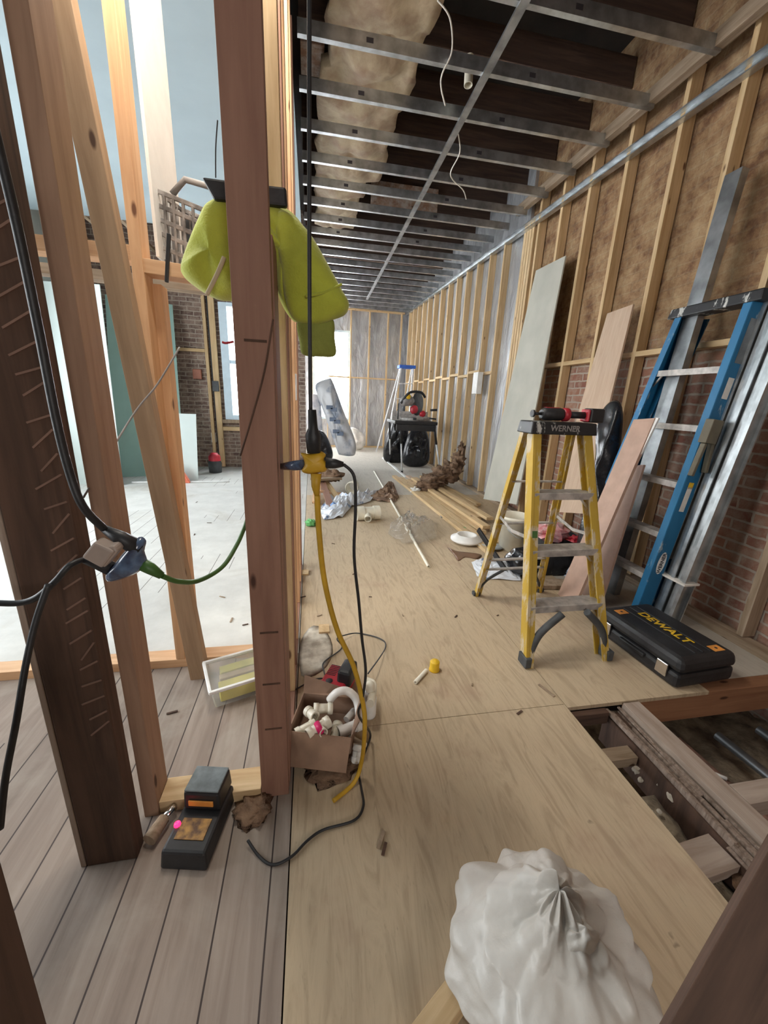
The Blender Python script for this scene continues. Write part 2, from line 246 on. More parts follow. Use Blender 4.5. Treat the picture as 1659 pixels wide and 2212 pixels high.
# ------------------------------------------------------------------ mesh helpers
class MB:
    def __init__(s): s.v = []; s.f = []; s.sm = []
    def add(s, vs, fs, smooth=False):
        o = len(s.v); s.v += [Vector(v) for v in vs]; s.f += [tuple(i + o for i in f) for f in fs]; s.sm += [smooth] * len(fs); return s
    def hexa(s, c):  # 8 corners: 4 bottom ring, 4 top ring
        return s.add(c, [(0, 3, 2, 1), (4, 5, 6, 7), (0, 1, 5, 4), (1, 2, 6, 5), (2, 3, 7, 6), (3, 0, 4, 7)])
    def box(s, x0, x1, y0, y1, z0, z1):
        return s.hexa([(x0, y0, z0), (x1, y0, z0), (x1, y1, z0), (x0, y1, z0), (x0, y0, z1), (x1, y0, z1), (x1, y1, z1), (x0, y1, z1)])
    def bar(s, p0, p1, w, d, ref=(0, 1, 0), w1=None, d1=None):
        p0, p1 = Vector(p0), Vector(p1); z = (p1 - p0).normalized(); y = Vector(ref); y = (y - z * y.dot(z)).normalized(); x = y.cross(z)
        w1 = w if w1 is None else w1; d1 = d if d1 is None else d1
        q = lambda p, a, b_: [p + x * (i * a / 2) + y * (j * b_ / 2) for i, j in ((-1, -1), (1, -1), (1, 1), (-1, 1))]
        return s.hexa(q(p0, w, d) + q(p1, w1, d1))
    def slab(s, c, t):
        c = [Vector(p) for p in c]; n = (c[1] - c[0]).cross(c[3] - c[0]).normalized() * t
        return s.hexa([*c, *[p + n for p in c]])
    def tube(s, pts, r, seg=8, caps=True, smooth=True, r1=None):
        pts = [Vector(p) for p in pts]; n = len(pts); rings = []; ref = None
        for i, p in enumerate(pts):
            t = (pts[min(i + 1, n - 1)] - pts[max(i - 1, 0)]).normalized()
            if ref is None: ref = t.orthogonal().normalized()
            ref = (ref - t * ref.dot(t)).normalized(); bi = t.cross(ref)
            rr = r[i] if isinstance(r, (list, tuple)) else (r if r1 is None else r + (r1 - r) * i / (n - 1))
            rings.append([p + (ref * math.cos(a) + bi * math.sin(a)) * rr for a in [2 * math.pi * k / seg for k in range(seg)]])
        o = len(s.v); s.v += [v for rg in rings for v in rg]
        for i in range(n - 1):
            for k in range(seg):
                s.f.append((o + i * seg + k, o + i * seg + (k + 1) % seg, o + (i + 1) * seg + (k + 1) % seg, o + (i + 1) * seg + k)); s.sm.append(smooth)
        if caps:
            s.f.append(tuple(o + k for k in range(seg))[::-1]); s.sm.append(False); s.f.append(tuple(o + (n - 1) * seg + k for k in range(seg))); s.sm.append(False)
        return s
    def pipe(s, p0, p1, r, t=0.004, seg=18):  # open hollow pipe
        p0, p1 = Vector(p0), Vector(p1); a = (p1 - p0).normalized()
        return s.tube([p0 + a * 0.0, p1], r, seg, False).tube([p1, p1 + a * 1e-5], [r, r - t], seg, False).tube([p1, p0], r - t, seg, False).tube([p0, p0 - a * 1e-5], [r, r - t], seg, False)
    def lathe(s, c, prof, seg=20, axis=(0, 0, 1), smooth=True):
        c = Vector(c); a = Vector(axis).normalized(); x = a.orthogonal().normalized(); y = a.cross(x); o = len(s.v); n = len(prof)
        for (r, h) in prof:
            for k in range(seg):
                t = 2 * math.pi * k / seg; s.v.append(c + a * h + (x * math.cos(t) + y * math.sin(t)) * max(r, 1e-4))
        for i in range(n - 1):
            for k in range(seg): s.f.append((o + i * seg + k, o + i * seg + (k + 1) % seg, o + (i + 1) * seg + (k + 1) % seg, o + (i + 1) * seg + k)); s.sm.append(smooth)
        return s
    def puff(s, outline, depth_dir, depth, fold=0.0, k=5, rings=9, seed=0, sub=3, flat=False, wr=0.0):
        """soft closed body inside a star-shaped outline, swelling to both sides"""
        o = [Vector(p) for p in outline]; n0 = len(o); pts = []
        for i in range(n0):                                  # Catmull-Rom
            a, b_, c, d = o[i - 1], o[i], o[(i + 1) % n0], o[(i + 2) % n0]
            for j in range(sub):
                t = j / sub; pts.append(0.5 * ((2 * b_) + (c - a) * t + (2 * a - 5 * b_ + 4 * c - d) * t * t + (3 * b_ - a - 3 * c + d) * t ** 3))
        cen = sum(pts, Vector()) / len(pts); D = Vector(depth_dir).normalized(); n = len(pts); base = len(s.v)
        for side in (1, -1):
            for r in range(rings + 1):
                q = r / rings; hgt = depth * math.sqrt(max(0, 1 - q ** 2.4)) * (1 if side == 1 or not flat else 0.05)
                for i, p in enumerate(pts):
                    w = cen + (p - cen) * q
                    f = fold * q * (1 - 0.5 * q) * math.sin(k * 2 * math.pi * i / n + seed + 2.2 * q) if side == 1 else 0
                    g = wr * noise.noise(w * 9 + Vector((seed, 0, side))) * (1 - q ** 4) if wr else 0
                    s.v.append(w + D * side * (hgt + f * (1 - q ** 3) + g))
        for sd in (0, 1):
            b0 = base + sd * (rings + 1) * n
            for r in range(rings):
                for i in range(n):
                    q = (b0 + r * n + i, b0 + r * n + (i + 1) % n, b0 + (r + 1) * n + (i + 1) % n, b0 + (r + 1) * n + i)
                    s.f.append(q if sd else q[::-1]); s.sm.append(True)
        return s
    def blob(s, c, r, squash=(1, 1, 1), amp=0.25, freq=3, seed=0, seg=16, smooth=True, flatz=None):
        c = Vector(c); o = len(s.v); rg = seg // 2 + 1
        for i in range(rg + 1):
            th = math.pi * i / rg
            for j in range(seg):
                ph = 2 * math.pi * j / seg; d = Vector((math.sin(th) * math.cos(ph), math.sin(th) * math.sin(ph), math.cos(th)))
                rr = r * (1 + amp * noise.noise(d * freq + Vector((seed * 3.1, seed, 0)))); v = Vector((d.x * squash[0], d.y * squash[1], d.z * squash[2])) * rr + c
                if flatz is not None: v.z = max(v.z, flatz)
                s.v.append(v)
        for i in range(rg):
            for j in range(seg): s.f.append((o + i * seg + j, o + (i + 1) * seg + j, o + (i + 1) * seg + (j + 1) % seg, o + i * seg + (j + 1) % seg)); s.sm.append(smooth)
        return s
    def build(s, name, mat, parent=None, bevel=0.0, subd=0, origin=None):
        vs = s.v
        if parent is not None: org = parent['_o']
        elif origin: org = Vector(origin)
        else:
            lo = [min(v[i] for v in vs) for i in range(3)]; hi = [max(v[i] for v in vs) for i in range(3)]
            org = Vector(((lo[0] + hi[0]) / 2, (lo[1] + hi[1]) / 2, lo[2]))
        org = Vector(org)
        me = bpy.data.meshes.new(name); me.from_pydata([v - org for v in vs], [], s.f); me.validate()
        for i, p in enumerate(me.polygons):
            if i < len(s.sm): p.use_smooth = s.sm[i]
        bm = bmesh.new(); bm.from_mesh(me); bmesh.ops.remove_doubles(bm, verts=bm.verts, dist=1e-5); bmesh.ops.recalc_face_normals(bm, faces=bm.faces); bm.to_mesh(me); bm.free()
        me.materials.append(MT[mat] if isinstance(mat, str) else mat)
        o = bpy.data.objects.new(name, me); COL.objects.link(o)
        if parent is not None: o.parent = parent; o.location = (0, 0, 0)
        else: o.location = org
        o['_o'] = tuple(org)
        if bevel: b = o.modifiers.new('bevel', 'BEVEL'); b.width = bevel; b.segments = 2; b.limit_method = 'ANGLE'
        if subd: q = o.modifiers.new('subsurf', 'SUBSURF'); q.levels = subd; q.render_levels = subd
        return o
def tag(o, label=None, cat=None, group=None, kind=None):
    if label: o['label'] = label
    if cat: o['category'] = cat
    if group: o['group'] = group
    if kind: o['kind'] = kind
    return o
def thing(name, loc, label, cat, group=None):
    o = bpy.data.objects.new(name, None); COL.objects.link(o); o.location = loc; o['_o'] = tuple(loc); o.empty_display_size = 0.05
    return tag(o, label, cat, group)
def board(name, p0, p1, w, d, mat, ref=(0, 1, 0), label=None, cat='board', group=None, kind=None, bevel=0.0015, parent=None):
    """a sawn board with its own axis along local z, so the grain follows it"""
    p0, p1 = Vector(p0), Vector(p1); L = (p1 - p0).length; z = (p1 - p0).normalized(); y = Vector(ref); y = (y - z * y.dot(z)).normalized(); x = y.cross(z)
    b = MB().box(-w / 2, w / 2, -d / 2, d / 2, 0, L)
    o = b.build(name, mat, None, bevel, origin=(0, 0, 0))
    R = Matrix((x, y, z)).transposed().to_4x4(); o.matrix_world = Matrix.Translation(p0) @ R
    if parent is not None:
        o.parent = parent; o.matrix_parent_inverse = Matrix.Translation(-Vector(parent['_o'])); 
    return tag(o, label, cat if label else None, group, kind)
def smooth_path(pts, sub=8):
    o = [Vector(p) for p in pts]; n = len(o); r = []
    for i in range(n - 1):
        a, b_, c, d = o[max(i - 1, 0)], o[i], o[i + 1], o[min(i + 2, n - 1)]
        for j in range(sub):
            t = j / sub; r.append(0.5 * ((2 * b_) + (c - a) * t + (2 * a - 5 * b_ + 4 * c - d) * t * t + (3 * b_ - a - 3 * c + d) * t ** 3))
    return r + [o[-1]]
def text(name, s, size, mat, M4, parent=None, depth=0.0006):
    c = bpy.data.curves.new(name, 'FONT'); c.body = s; c.size = size; c.extrude = depth; c.align_x = 'CENTER'; c.align_y = 'CENTER'; c.offset = size * 0.02
    t = bpy.data.objects.new(name + '_tmp', c); COL.objects.link(t); dg = bpy.context.evaluated_depsgraph_get(); dg.update()
    me = bpy.data.meshes.new_from_object(t.evaluated_get(dg)); bpy.data.objects.remove(t); me.name = name
    me.transform(M4); org = Vector(parent['_o']) if parent is not None else Vector()
    me.transform(Matrix.Translation(-org)); me.materials.clear(); me.materials.append(MT[mat])
    o = bpy.data.objects.new(name, me); COL.objects.link(o); o['_o'] = tuple(org)
    if parent is not None: o.parent = parent
    return o
def frame(o, x, y):
    x, y = Vector(x).normalized(), Vector(y).normalized(); z = x.cross(y).normalized(); y = z.cross(x)
    return Matrix.Translation(Vector(o)) @ Matrix((x, y, z)).transposed().to_4x4()
ORD = ['first', 'second', 'third', 'fourth', 'fifth', 'sixth', 'seventh', 'eighth', 'ninth', 'tenth', 'eleventh', 'twelfth', 'thirteenth', 'fourteenth', 'fifteenth', 'sixteenth', 'seventeenth', 'eighteenth', 'nineteenth', 'twentieth', 'twenty-first', 'twenty-second', 'twenty-third', 'twenty-fourth']
# ================================================================== SETTING
XR, YF, XL, YB = 2.50, 11.0, -3.6, 7.5
def ct(y): return 3.21 + 0.034 * (y - 2.4)          # underside of the ceiling framing
S = lambda b, n, m: tag(b.build(n, m), kind='structure')
S(MB().box(-3.6, -0.078, -2.5, 1.80, -0.06, 0), 'floor', 'boards')
S(MB().box(-3.6, -0.078, 1.80, 7.5, -0.06, 0), 'floor', 'boardsdust')
S(MB().box(-0.074, 1.125, -2.5, 1.275, -0.019, 0), 'floor', 'floorply')
S(MB().box(-0.074, 1.125, 1.2775, 5.3, -0.019, 0), 'floor', 'floorply')
S(MB().box(1.128, 1.90, 1.255, 3.7, -0.019, 0), 'floor', 'floorply')
S(MB().box(1.90, 2.62, 1.33, 3.7, -0.03, -0.008), 'floor', 'floorgrey')
S(MB().box(1.128, 2.62, 3.7, 5.3, -0.019, 0), 'floor', 'floorply')
S(MB().box(-0.074, 2.62, 5.3, 11.2, -0.019, -0.001), 'floor', 'floorgrey')
S(MB().box(-3.6, -0.078, 7.6, 11.2, -0.019, -0.001), 'floor', 'floorgrey')
S(MB().box(-3.6, 1.0, -2.5, 11.2, -.12, -.07).box(1.0, 2.6, -2.5, 1.0, -.62, -.60).box(1.0, 2.6, 1.0, 11.2, -.62, -.60), 'floor', 'dark')  # dark slabs added below to seal gaps against stray light
# pit under the opening
pit = MB(); nx, ny = 46, 60
for j in range(ny + 1):
    for i in range(nx + 1):
        x = 0.9 + i * 1.69 / nx; y = -1.5 + j * 3.1 / ny
        z = -0.42 + 0.05 * noise.noise(Vector((x * 4, y * 4, 0))) + 0.035 * noise.noise(Vector((x * 13, y * 13, 3)))
        if x < 1.45: z += 0.28 * max(0, min(1, (1.04 - y) / 0.10)) * max(0, min(1, (1.40 - x) / 0.10))
        pit.v.append(Vector((x, y, z)))
for j in range(ny):
    for i in range(nx): a = j * (nx + 1) + i; pit.f.append((a, a + 1, a + nx + 2, a + nx + 1)); pit.sm.append(True)
tag(pit.build('rubble_bed', 'rubble'), 'brown rubble and debris lying under the open floor joists', 'rubble', kind='stuff')
# walls
S(MB().box(2.60, 2.78, -2.5, 4.95, -0.6, 4.2), 'wall_right', 'brickright')
S(MB().box(2.56, 2.78, 4.95, 11.2, -0.1, 4.2), 'wall_right', 'poly')
wf = MB(); wx0, wx1, wz0, wz1 = 0.05, 1.02, 0.75, 3.02
wf.box(-3.6, wx0, 11.09, 11.2, 0, 4.2).box(wx1, 2.56, 11.09, 11.2, 0, 4.2).box(wx0, wx1, 11.09, 11.2, 0, wz0).box(wx0, wx1, 11.09, 11.2, wz1, 4.2)
S(wf, 'wall_far', 'poly')
w1 = MB().box(wx0, wx0 + .05, 11.08, 11.16, wz0, wz1).box(wx1 - .04, wx1, 11.08, 11.16, wz0, wz1).box(wx0 + .05, wx1 - .04, 11.08, 11.16, wz0, wz0 + .05).box(wx0 + .05, wx1 - .04, 11.08, 11.16, wz1 - .05, wz1)
o = tag(w1.build('window_1', 'winframe'), kind='structure'); MB().box(wx0 + .05, wx1 - .04, 11.11, 11.115, wz0 + .05, wz1 - .05).build('pane', 'glass', o)
wb = MB(); bx0, bx1, bz0, bz1 = -1.50, -0.55, 0.86, 2.75
wb.box(-3.6, bx0, 7.5, 7.7, 0, 4.2).box(bx1, -0.10, 7.5, 7.7, 0, 4.2).box(bx0, bx1, 7.5, 7.7, 0, bz0).box(bx0, bx1, 7.5, 7.7, bz1, 4.2)
S(wb, 'wall_back', 'brickback')
w2 = MB().box(bx0, bx0 + .13, 7.46, 7.58, bz0, bz1).box(bx1 - .06, bx1, 7.46, 7.58, bz0, bz1).box(bx0 + .13, bx1 - .06, 7.46, 7.58, bz0, bz0 + .08).box(bx0 + .13, bx1 - .06, 7.46, 7.58, bz1 - .06, bz1)
o = tag(w2.build('window_2', 'winframe', bevel=.004), kind='structure'); MB().box(bx0 + .13, bx1 - .06, 7.52, 7.525, bz0 + .08, bz1 - .06).build('pane', 'glass', o)
MB().box(bx0 + .13, bx1 - .06, 7.49, 7.55, 1.80, 1.86).build('meeting_rail', 'winframe', o)
S(MB().box(-1.56, -0.5, 7.42, 7.499, 0.80, 0.858), 'trim_1', 'rough')
wl = MB().box(-3.72, -3.6, -2.5, .5, -.1, 4.2).box(-3.72, -3.6, 5.6, 11.2, -.1, 4.2).box(-3.72, -3.6, .5, 5.6, 0, .85).box(-3.72, -3.6, .5, 5.6, 2.75, 4.2)  # opening made for the assumed side window
S(wl, 'wall_left', 'board_white')
wk = MB().box(-3.72, .1, -2.62, -2.5, -.5, 4.2).box(1.1, 2.78, -2.62, -2.5, -.5, 4.2).box(.1, 1.1, -2.62, -2.5, -.5, 1.2).box(.1, 1.1, -2.62, -2.5, 2.4, 4.2)  # opening added to let in the fill light behind the camera
S(wk, 'wall_front', 'brickback')
# ceilings
cb = MB().box(-3.72, -0.62, -2.5, 6.25, 3.36, 3.42).box(-0.62, -0.10, -2.5, 1.84, 3.36, 3.42).box(-0.62, -0.10, 2.46, 6.25, 3.36, 3.42)  # gap left for the assumed skylight
S(cb, 'ceiling', 'board_blue')
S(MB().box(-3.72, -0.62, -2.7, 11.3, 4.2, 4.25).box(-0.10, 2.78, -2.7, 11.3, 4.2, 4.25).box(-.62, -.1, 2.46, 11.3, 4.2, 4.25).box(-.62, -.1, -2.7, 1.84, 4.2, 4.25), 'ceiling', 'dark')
S(MB().box(-.64, -.62, 1.82, 2.48, 3.42, 4.2).box(-.10, -.08, 1.82, 2.48, 3.42, 4.2).box(-.62, -.10, 1.82, 1.84, 3.42, 4.2).box(-.62, -.10, 2.46, 2.48, 3.42, 4.2), 'trim_2', 'board_white')  # shaft of the assumed skylight, out of view
# dark floor joists above the corridor framing
for i in range(20):
    y = 1.0 + i * 0.52
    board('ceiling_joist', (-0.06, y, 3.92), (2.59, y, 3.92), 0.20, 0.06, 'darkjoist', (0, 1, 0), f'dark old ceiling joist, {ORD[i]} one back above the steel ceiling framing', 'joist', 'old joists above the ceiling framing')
# ================================================================== RIGHT WALL FRAMING
sy = [1.597, 2.03, 2.45, 2.87, 3.35, 3.79, 4.21, 4.63]
for i, y in enumerate(sy):
    top = ct(y) + 0.30 if i > 0 else 3.3
    board('wall_stud', (2.545, y, 0.04), (2.545, y, min(top, 3.46 + .02 * i)), 0.089, 0.038, 'pine' if i else 'rough', (0, 1, 0),
          f'bare softwood stud against the plastered brick, {ORD[i]} from the front of the right wall', 'stud', 'studs along the right brick wall')
for i in range(4):
    y = 4.74 + i * 0.06
    board('wall_stud', (2.545, y, 0.04), (2.545, y, ct(y) + .05), 0.089, 0.05, 'pine', (0, 1, 0), f'softwood stud in the tight bundle where the plastic film starts, {ORD[i]} from the front', 'stud', 'bundled studs on the right wall')
ys = [5.37 + 0.43 * i for i in range(13)]
for i, y in enumerate(ys):
    board('wall_stud', (2.515, y, 0.04), (2.515, y, ct(y)), 0.089, 0.038, 'pine', (0, 1, 0), f'softwood stud in front of the plastic film, {ORD[i]} past the stud bundle', 'stud', 'studs in front of the plastic film')
allr = sy + [4.72]
for i in range(len(allr) - 1):
    if i in (0,): continue
    y0, y1 = allr[i] + .02, allr[i + 1] - .02
    z = 1.73 + 0.0 * i
    board('blocking', (2.535, y0, z), (2.535, y1, z), 0.038, 0.07, 'pine', (1, 0, 0), f'horizontal blocking between the {ORD[i]} and {ORD[i+1]} studs of the right brick wall', 'blocking', 'blocking on the right wall')
for i in range(len(ys) - 1):
    y0, y1 = ys[i] + .02, ys[i + 1] - .02; z = 1.74 + .04 * (i % 2)
    board('blocking', (2.515, y0, z), (2.515, y1, z), 0.038, 0.08, 'pine', (1, 0, 0), f'short blocking over the plastic film, in the {ORD[i]} bay past the stud bundle', 'blocking', 'blocking over the plastic film')
board('bottom_plate', (2.512, 1.34, 0.012), (2.512, 10.9, 0.012), 0.05, 0.085, 'rough', (1, 0, 0), 'dusty timber bottom plate along the right wall', 'plate')
# ledger of old rough timber, stubs
ledz = lambda y: 3.37 + .034 * (y - 2.4)
board('ledger', (2.42, 1.2, ledz(1.2) + .10), (2.42, 5.0, ledz(5.0) + .04), 0.09, 0.06, 'rough', (1, 0, 0), 'rough timber ledger high on the right wall above the steel track', 'beam')
def chan(name, p0, p1, w, d, ref, label, cat, group=None, mat='steel', holes=0):
    """C-section steel: web plus two flanges (open to one side)"""
    p0, p1 = Vector(p0), Vector(p1); z = (p1 - p0).normalized(); L = (p1 - p0).length; y = Vector(ref); y = (y - z * y.dot(z)).normalized(); x = y.cross(z); t = 0.0016
    b = MB().box(-w / 2, -w / 2 + t, -d / 2, d / 2, 0, L).box(-w / 2 + t, w / 2, -d / 2, -d / 2 + t, 0, L).box(-w / 2 + t, w / 2, d / 2 - t, d / 2, 0, L)
    b.box(w / 2 - t, w / 2, -d / 2 + t, -d / 2 + .008, 0, L).box(w / 2 - t, w / 2, d / 2 - .008, d / 2 - t, 0, L)
    o = b.build(name, mat, None, origin=(0, 0, 0)); o.matrix_world = Matrix.Translation(p0) @ Matrix((x, y, z)).transposed().to_4x4(); tag(o, label, cat, group)
    if holes:
        k = int(L / holes)
        for i in range(k):
            h = MB().box(-w / 2 - .001, -w / 2 + .0005, -.013, .013, -.022, .022).build('punched_hole', 'mark', None, origin=(0, 0, 0)); h.parent = o; h.location = (0, 0, (i + .4) * holes); h.rotation_euler = (0, 0, 0)
    return o
chan('steel_track', (2.475, 1.6, ct(1.6) - .0), (2.475, 11.0, ct(11) - .0), 0.055, 0.065, (0, 0, 1), 'galvanised steel track running along the top of the right wall', 'track')
chy = [2.62, 3.10, 3.54, 3.97, 4.41, 4.83, 5.25, 5.68] + [6.08 + .40 * i for i in range(12)]
for i, y in enumerate(chy):
    z = 3.40 + 0.012 * max(0, y - 5)
    chan('ceiling_channel', (-0.06, y, z + .032), (2.44, y, z + .032), 0.035, 0.075, (0, 0, 1) if True else None, f'galvanised steel ceiling channel across the corridor, {ORD[i]} from the camera', 'channel', 'steel ceiling channels', holes=1.1 if i < 9 else 0)
chan('carrier_channel', (1.13, 1.3, 3.375), (1.24, 9.5, 3.44), 0.014, 0.05, (1, 0, 0), 'steel carrier channel running lengthwise under the ceiling channels', 'channel', mat='steel_old')
# insulation batt above framing
bt = MB(); rows = 70
for j in range(rows + 1):
    y = 1.9 + j * 4.3 / rows; x0 = 0.14 + .04 * noise.noise(Vector((y * 2, 0, 0))) - (0.05 * (y > 3.6)); x1 = 0.78 + .05 * noise.noise(Vector((y * 2, 5, 0))) - .05 * (y > 3.9) - .12 * (y > 5)
    for i in range(13):
        u = i / 12; bt.v.append(Vector((x0 + (x1 - x0) * u, y, 3.64 + .10 * abs(noise.noise(Vector((u * 3, y * 3.2, 1)))) - 0.05 * math.sin(u * math.pi) + .02 * math.sin(y * 14))))
for j in range(rows):
    for i in range(12): a = j * 13 + i; bt.f.append((a, a + 1, a + 14, a + 13)); bt.sm.append(True)
o = tag(bt.build('insulation_batt', 'kraft'), 'tan kraft-faced insulation batt sagging above the steel ceiling channels', 'insulation'); m_ = o.modifiers.new('thick', 'SOLIDIFY'); m_.thickness = .07; m_.offset = 1
for i, (x0, x1, y) in enumerate(((-0.05, .14, 2.25), (-0.05, .12, 3.75), (.75, 1.6, 5.6))):
    board('old_board', (x0, y, 3.72), (x1, y, 3.72), 0.30, 0.03, 'joist', (0, 1, 0) if i == 2 else (0, 0, 1), ['old brown board beside the insulation batt, nearest the camera', 'old brown board beside the far half of the insulation batt', 'orange-brown board showing above the far ceiling channels'][i], 'board')
# hanging thin wires from ceiling
def cord(name, pts, r, mat, label, cat='cord', parent=None, seg=8, group=None):
    b = MB().tube(smooth_path(pts), r, seg).build(name, mat, parent)
    return tag(b, label, cat, group) if label else b
cord('hanging_wire', [P(945, 0, Z=3.5), P(972, 40, Z=3.46), P(976, 110, Z=3.44), P(955, 160, Z=3.36), P(953, 190, Z=3.34), P(962, 228, Z=3.3)], .005, 'paper', 'pale wire hanging from the ceiling nearest the camera', 'wire')
cord('hanging_wire', [P(990, 290, Z=3.42), P(993, 330, Z=3.4), P(974, 370, Z=3.35), P(978, 388, Z=3.35), P(1000, 410, Z=3.32), P(1007, 430, Z=3.3)], .005, 'paper', 'pale wire hanging under the middle ceiling channels', 'wire')
pc = P(1013, 165, Z=3.5); MB().pipe(pc + Vector((0, 0, -.05)), pc + Vector((0, .02, .12)), .03).build('pipe_stub', 'pvc'); tag(bpy.data.objects['pipe_stub'], 'cream pipe stub poking down beside the carrier channel', 'pipe')
# far wall framing
for i, x in enumerate((0.02, 1.04, 1.53, 2.02, 2.38)):
    board('wall_stud', (x, 11.0, 0.04), (x, 11.0, 3.5), 0.038, 0.08, 'pine', (0, 1, 0), f'softwood stud on the far end wall, {ORD[i]} from its left', 'stud', 'studs on the far end wall')
board('wall_stud', (0.44, 11.0, 0.04), (0.44, 11.0, 3.02), 0.022, 0.07, 'pine', (0, 1, 0), 'thin upright in front of the bright far window', 'stud')
xx = [0.46, 1.02, 1.06, 1.51, 1.55, 2.0, 2.04, 2.36]
for i in range(4):
    board('blocking', (xx[2 * i], 11.0, 1.86), (xx[2 * i + 1], 11.0, 1.86), 0.035, 0.05, 'pine', (0, 1, 0), f'short blocking on the far end wall, {ORD[i]} from the window', 'blocking', 'blocking on the far end wall')
board('bottom_plate', (-0.05, 10.98, 0.02), (2.45, 10.98, 0.02), 0.04, 0.09, 'pine', (0, 1, 0), 'timber bottom plate under the far end wall', 'plate')
board('top_plate', (-0.05, 10.99, 3.52), (2.45, 10.99, 3.52), 0.04, 0.09, 'pine', (0, 1, 0), 'timber top plate of the far end wall', 'plate')
# ================================================================== LEFT PARTITION
# doorway post
post = board('door_post', (-0.132, 1.05, 0.0), (-0.132, 1.05, 3.3), 0.088, 0.04, 'fir', (0, 1, 0), 'dark red-brown timber post standing in the middle foreground with the lime sweatshirt behind it', 'post')
for z in (.63, .45, .28, 1.42):
    o = MB().box(-.022, .03, -.0212, -.0203, z, z + .006).build('pencil_mark', 'oldwood', None, origin=(0, 0, 0)); o.parent = post
board('door_post', (-0.129, 1.14, 0.0), (-0.129, 1.14, 1.66), 0.088, 0.130, 'fir', (0, 1, 0), 'short second post fixed directly behind the foreground post, below the sweatshirt', 'post')
for i, (y, m) in enumerate(((1.52, 'pine'), (1.70, 'fir'), (1.92, 'orange'), (2.32, 'orange'), (2.62, 'orange'), (2.92, 'fir'))):
    board('partition_stud', (-0.129, y, 0.02), (-0.129, y, 3.34), 0.089, 0.045, m, (0, 1, 0), f'orange-lit stud of the partition edge-on to the camera, {ORD[i]} one behind the sweatshirt', 'stud', 'studs of the long partition')
board('bottom_plate', (-0.129, 1.12, 0.01), (-0.129, 2.95, 0.01), 0.018, 0.089, 'fir', (1, 0, 0), 'timber plate on the floor under the long partition', 'plate')
jack = board('door_stud', (-0.511, 1.065, 0.0), (-0.511, 1.065, 3.3), 0.042, 0.09, 'firpale', (0, 1, 0), 'brown stud at the left side of the doorway, beside the black-brown post', 'stud')
board('floor_plate', (-0.489, 1.07, 0.022), (-0.178, 1.07, 0.022), 0.044, 0.085, 'pine', (0, 1, 0), 'short pale timber plate on the floor across the doorway', 'plate')
board('floor_plate', (-1.9, 1.80, 0.022), (-0.178, 1.80, 0.022), 0.044, 0.085, 'orange', (0, 1, 0), 'long timber plate on the floor behind the leaning brace', 'plate')
board('wall_stud', (-0.640, 1.80, 0.046), (-0.610, 1.80, 3.3), 0.040, 0.086, 'orange', (0, 1, 0), 'upright stud behind the leaning brace, its right side glowing white', 'stud')
board('wall_stud', (-0.603, 1.865, 0.046), (-0.590, 1.865, 1.70), 0.035, 0.07, 'orange', (0, 1, 0), 'short split stud fixed beside the glowing stud, under the cross blocks', 'stud')
lean = board('leaning_brace', P(435, 1470, Y=1.68), P(118, -60, Y=1.64), 0.075, 0.05, 'brace', (0, 1, 0), 'leaning timber brace slanting across the left opening', 'brace')
board('blocking', P(20, 524, Y=1.8), P(292, 553, Y=1.8), 0.05, 0.08, 'orange', (0, 1, 0), 'horizontal cross block left of the glowing stud', 'blocking')
board('blocking', P(318, 580, Y=1.8), P(470, 603, Y=1.8), 0.048, 0.08, 'orange', (0, 1, 0), 'horizontal cross block right of the glowing stud, under the grey crate', 'blocking')
board('blocking', (-2.2, 2.35, 1.86), (-0.2, 2.35, 1.80), 0.045, 0.08, 'rough', (0, 1, 0), 'brown cross rail seen just behind the cross blocks', 'blocking')
board('glare_board', (-0.58, 2.02, 1.80), (-0.58, 2.02, 3.3), 0.012, 0.34, 'glarewhite', (0, 1, 0), 'added white board standing in for overexposed light behind the upright stud, above the cross blocks', 'board')  # added board; its white paints the blown-out glow beside the stud
wl_ = thing('assumed_work_lamp', (-.30, 1.42, 2.74), 'assumed unseen work lamp above the doorway framing, added to light the upper studs', 'lamp')  # added lamp body to go with the assumed light; none is in view
MB().lathe((-.30, 1.42, 2.76), [(.0, .10), (.03, .10), (.035, .0), (.05, -.01), (.0, -.01)], 16).tube([(-.30, 1.42, 2.86), (-.30, 1.42, 3.36)], .004, 6).build('socket', 'black', wl_)
# dark old post with plaster key marks
dp = thing('old_post', (-0.635, .93, 0), 'nearly black old timber post with plaster ridges along one edge, left foreground', 'post')
MB().bar((-.572, .925, 0), (-.572, .925, 3.3), .130, .050).build('post_body', 'oldwood', dp, .004)
MB().bar((-.645, .94, 0), (-.645, .94, 3.3), .014, .08).build('grey_edge_board', 'dirtyjoist', dp, .002)
for i in range(34):
    z = .46 + i * .045; rr_ = random.uniform; x_ = rr_(-.012, .008); MB().bar((-.552 + x_, .8995, z + rr_(-.01, .01)), (-.511, .8995, z + .028 + rr_(-.01, .012)), .004, rr_(.003, .006)).build('plaster_ridge', 'mortarmark', dp)
tag(MB().tube([(-.545, .885, 1.60), (-.545, .885, 3.2)], .009, 10).build('conduit', 'steel'), 'silver conduit running up the old dark post', 'conduit')
# near blurred timbers at frame corners
board('near_timber', P(60, 2212, Y=.30) + Vector((-.12, 0, -.5)), P(-20, 1780, Y=.36) + Vector((-.125, 0, .0)), 0.16, 0.10, 'oldwood', (0, 1, 0), 'dark timber edge in the bottom left corner of the view', 'timber')
board('near_timber', P(1800, 1800, Y=.30), P(1460, 2420, Y=.20), 0.10, 0.10, 'oldwood', (0, 1, .6), 'dark brown timber running out of the bottom right corner of the view', 'timber')
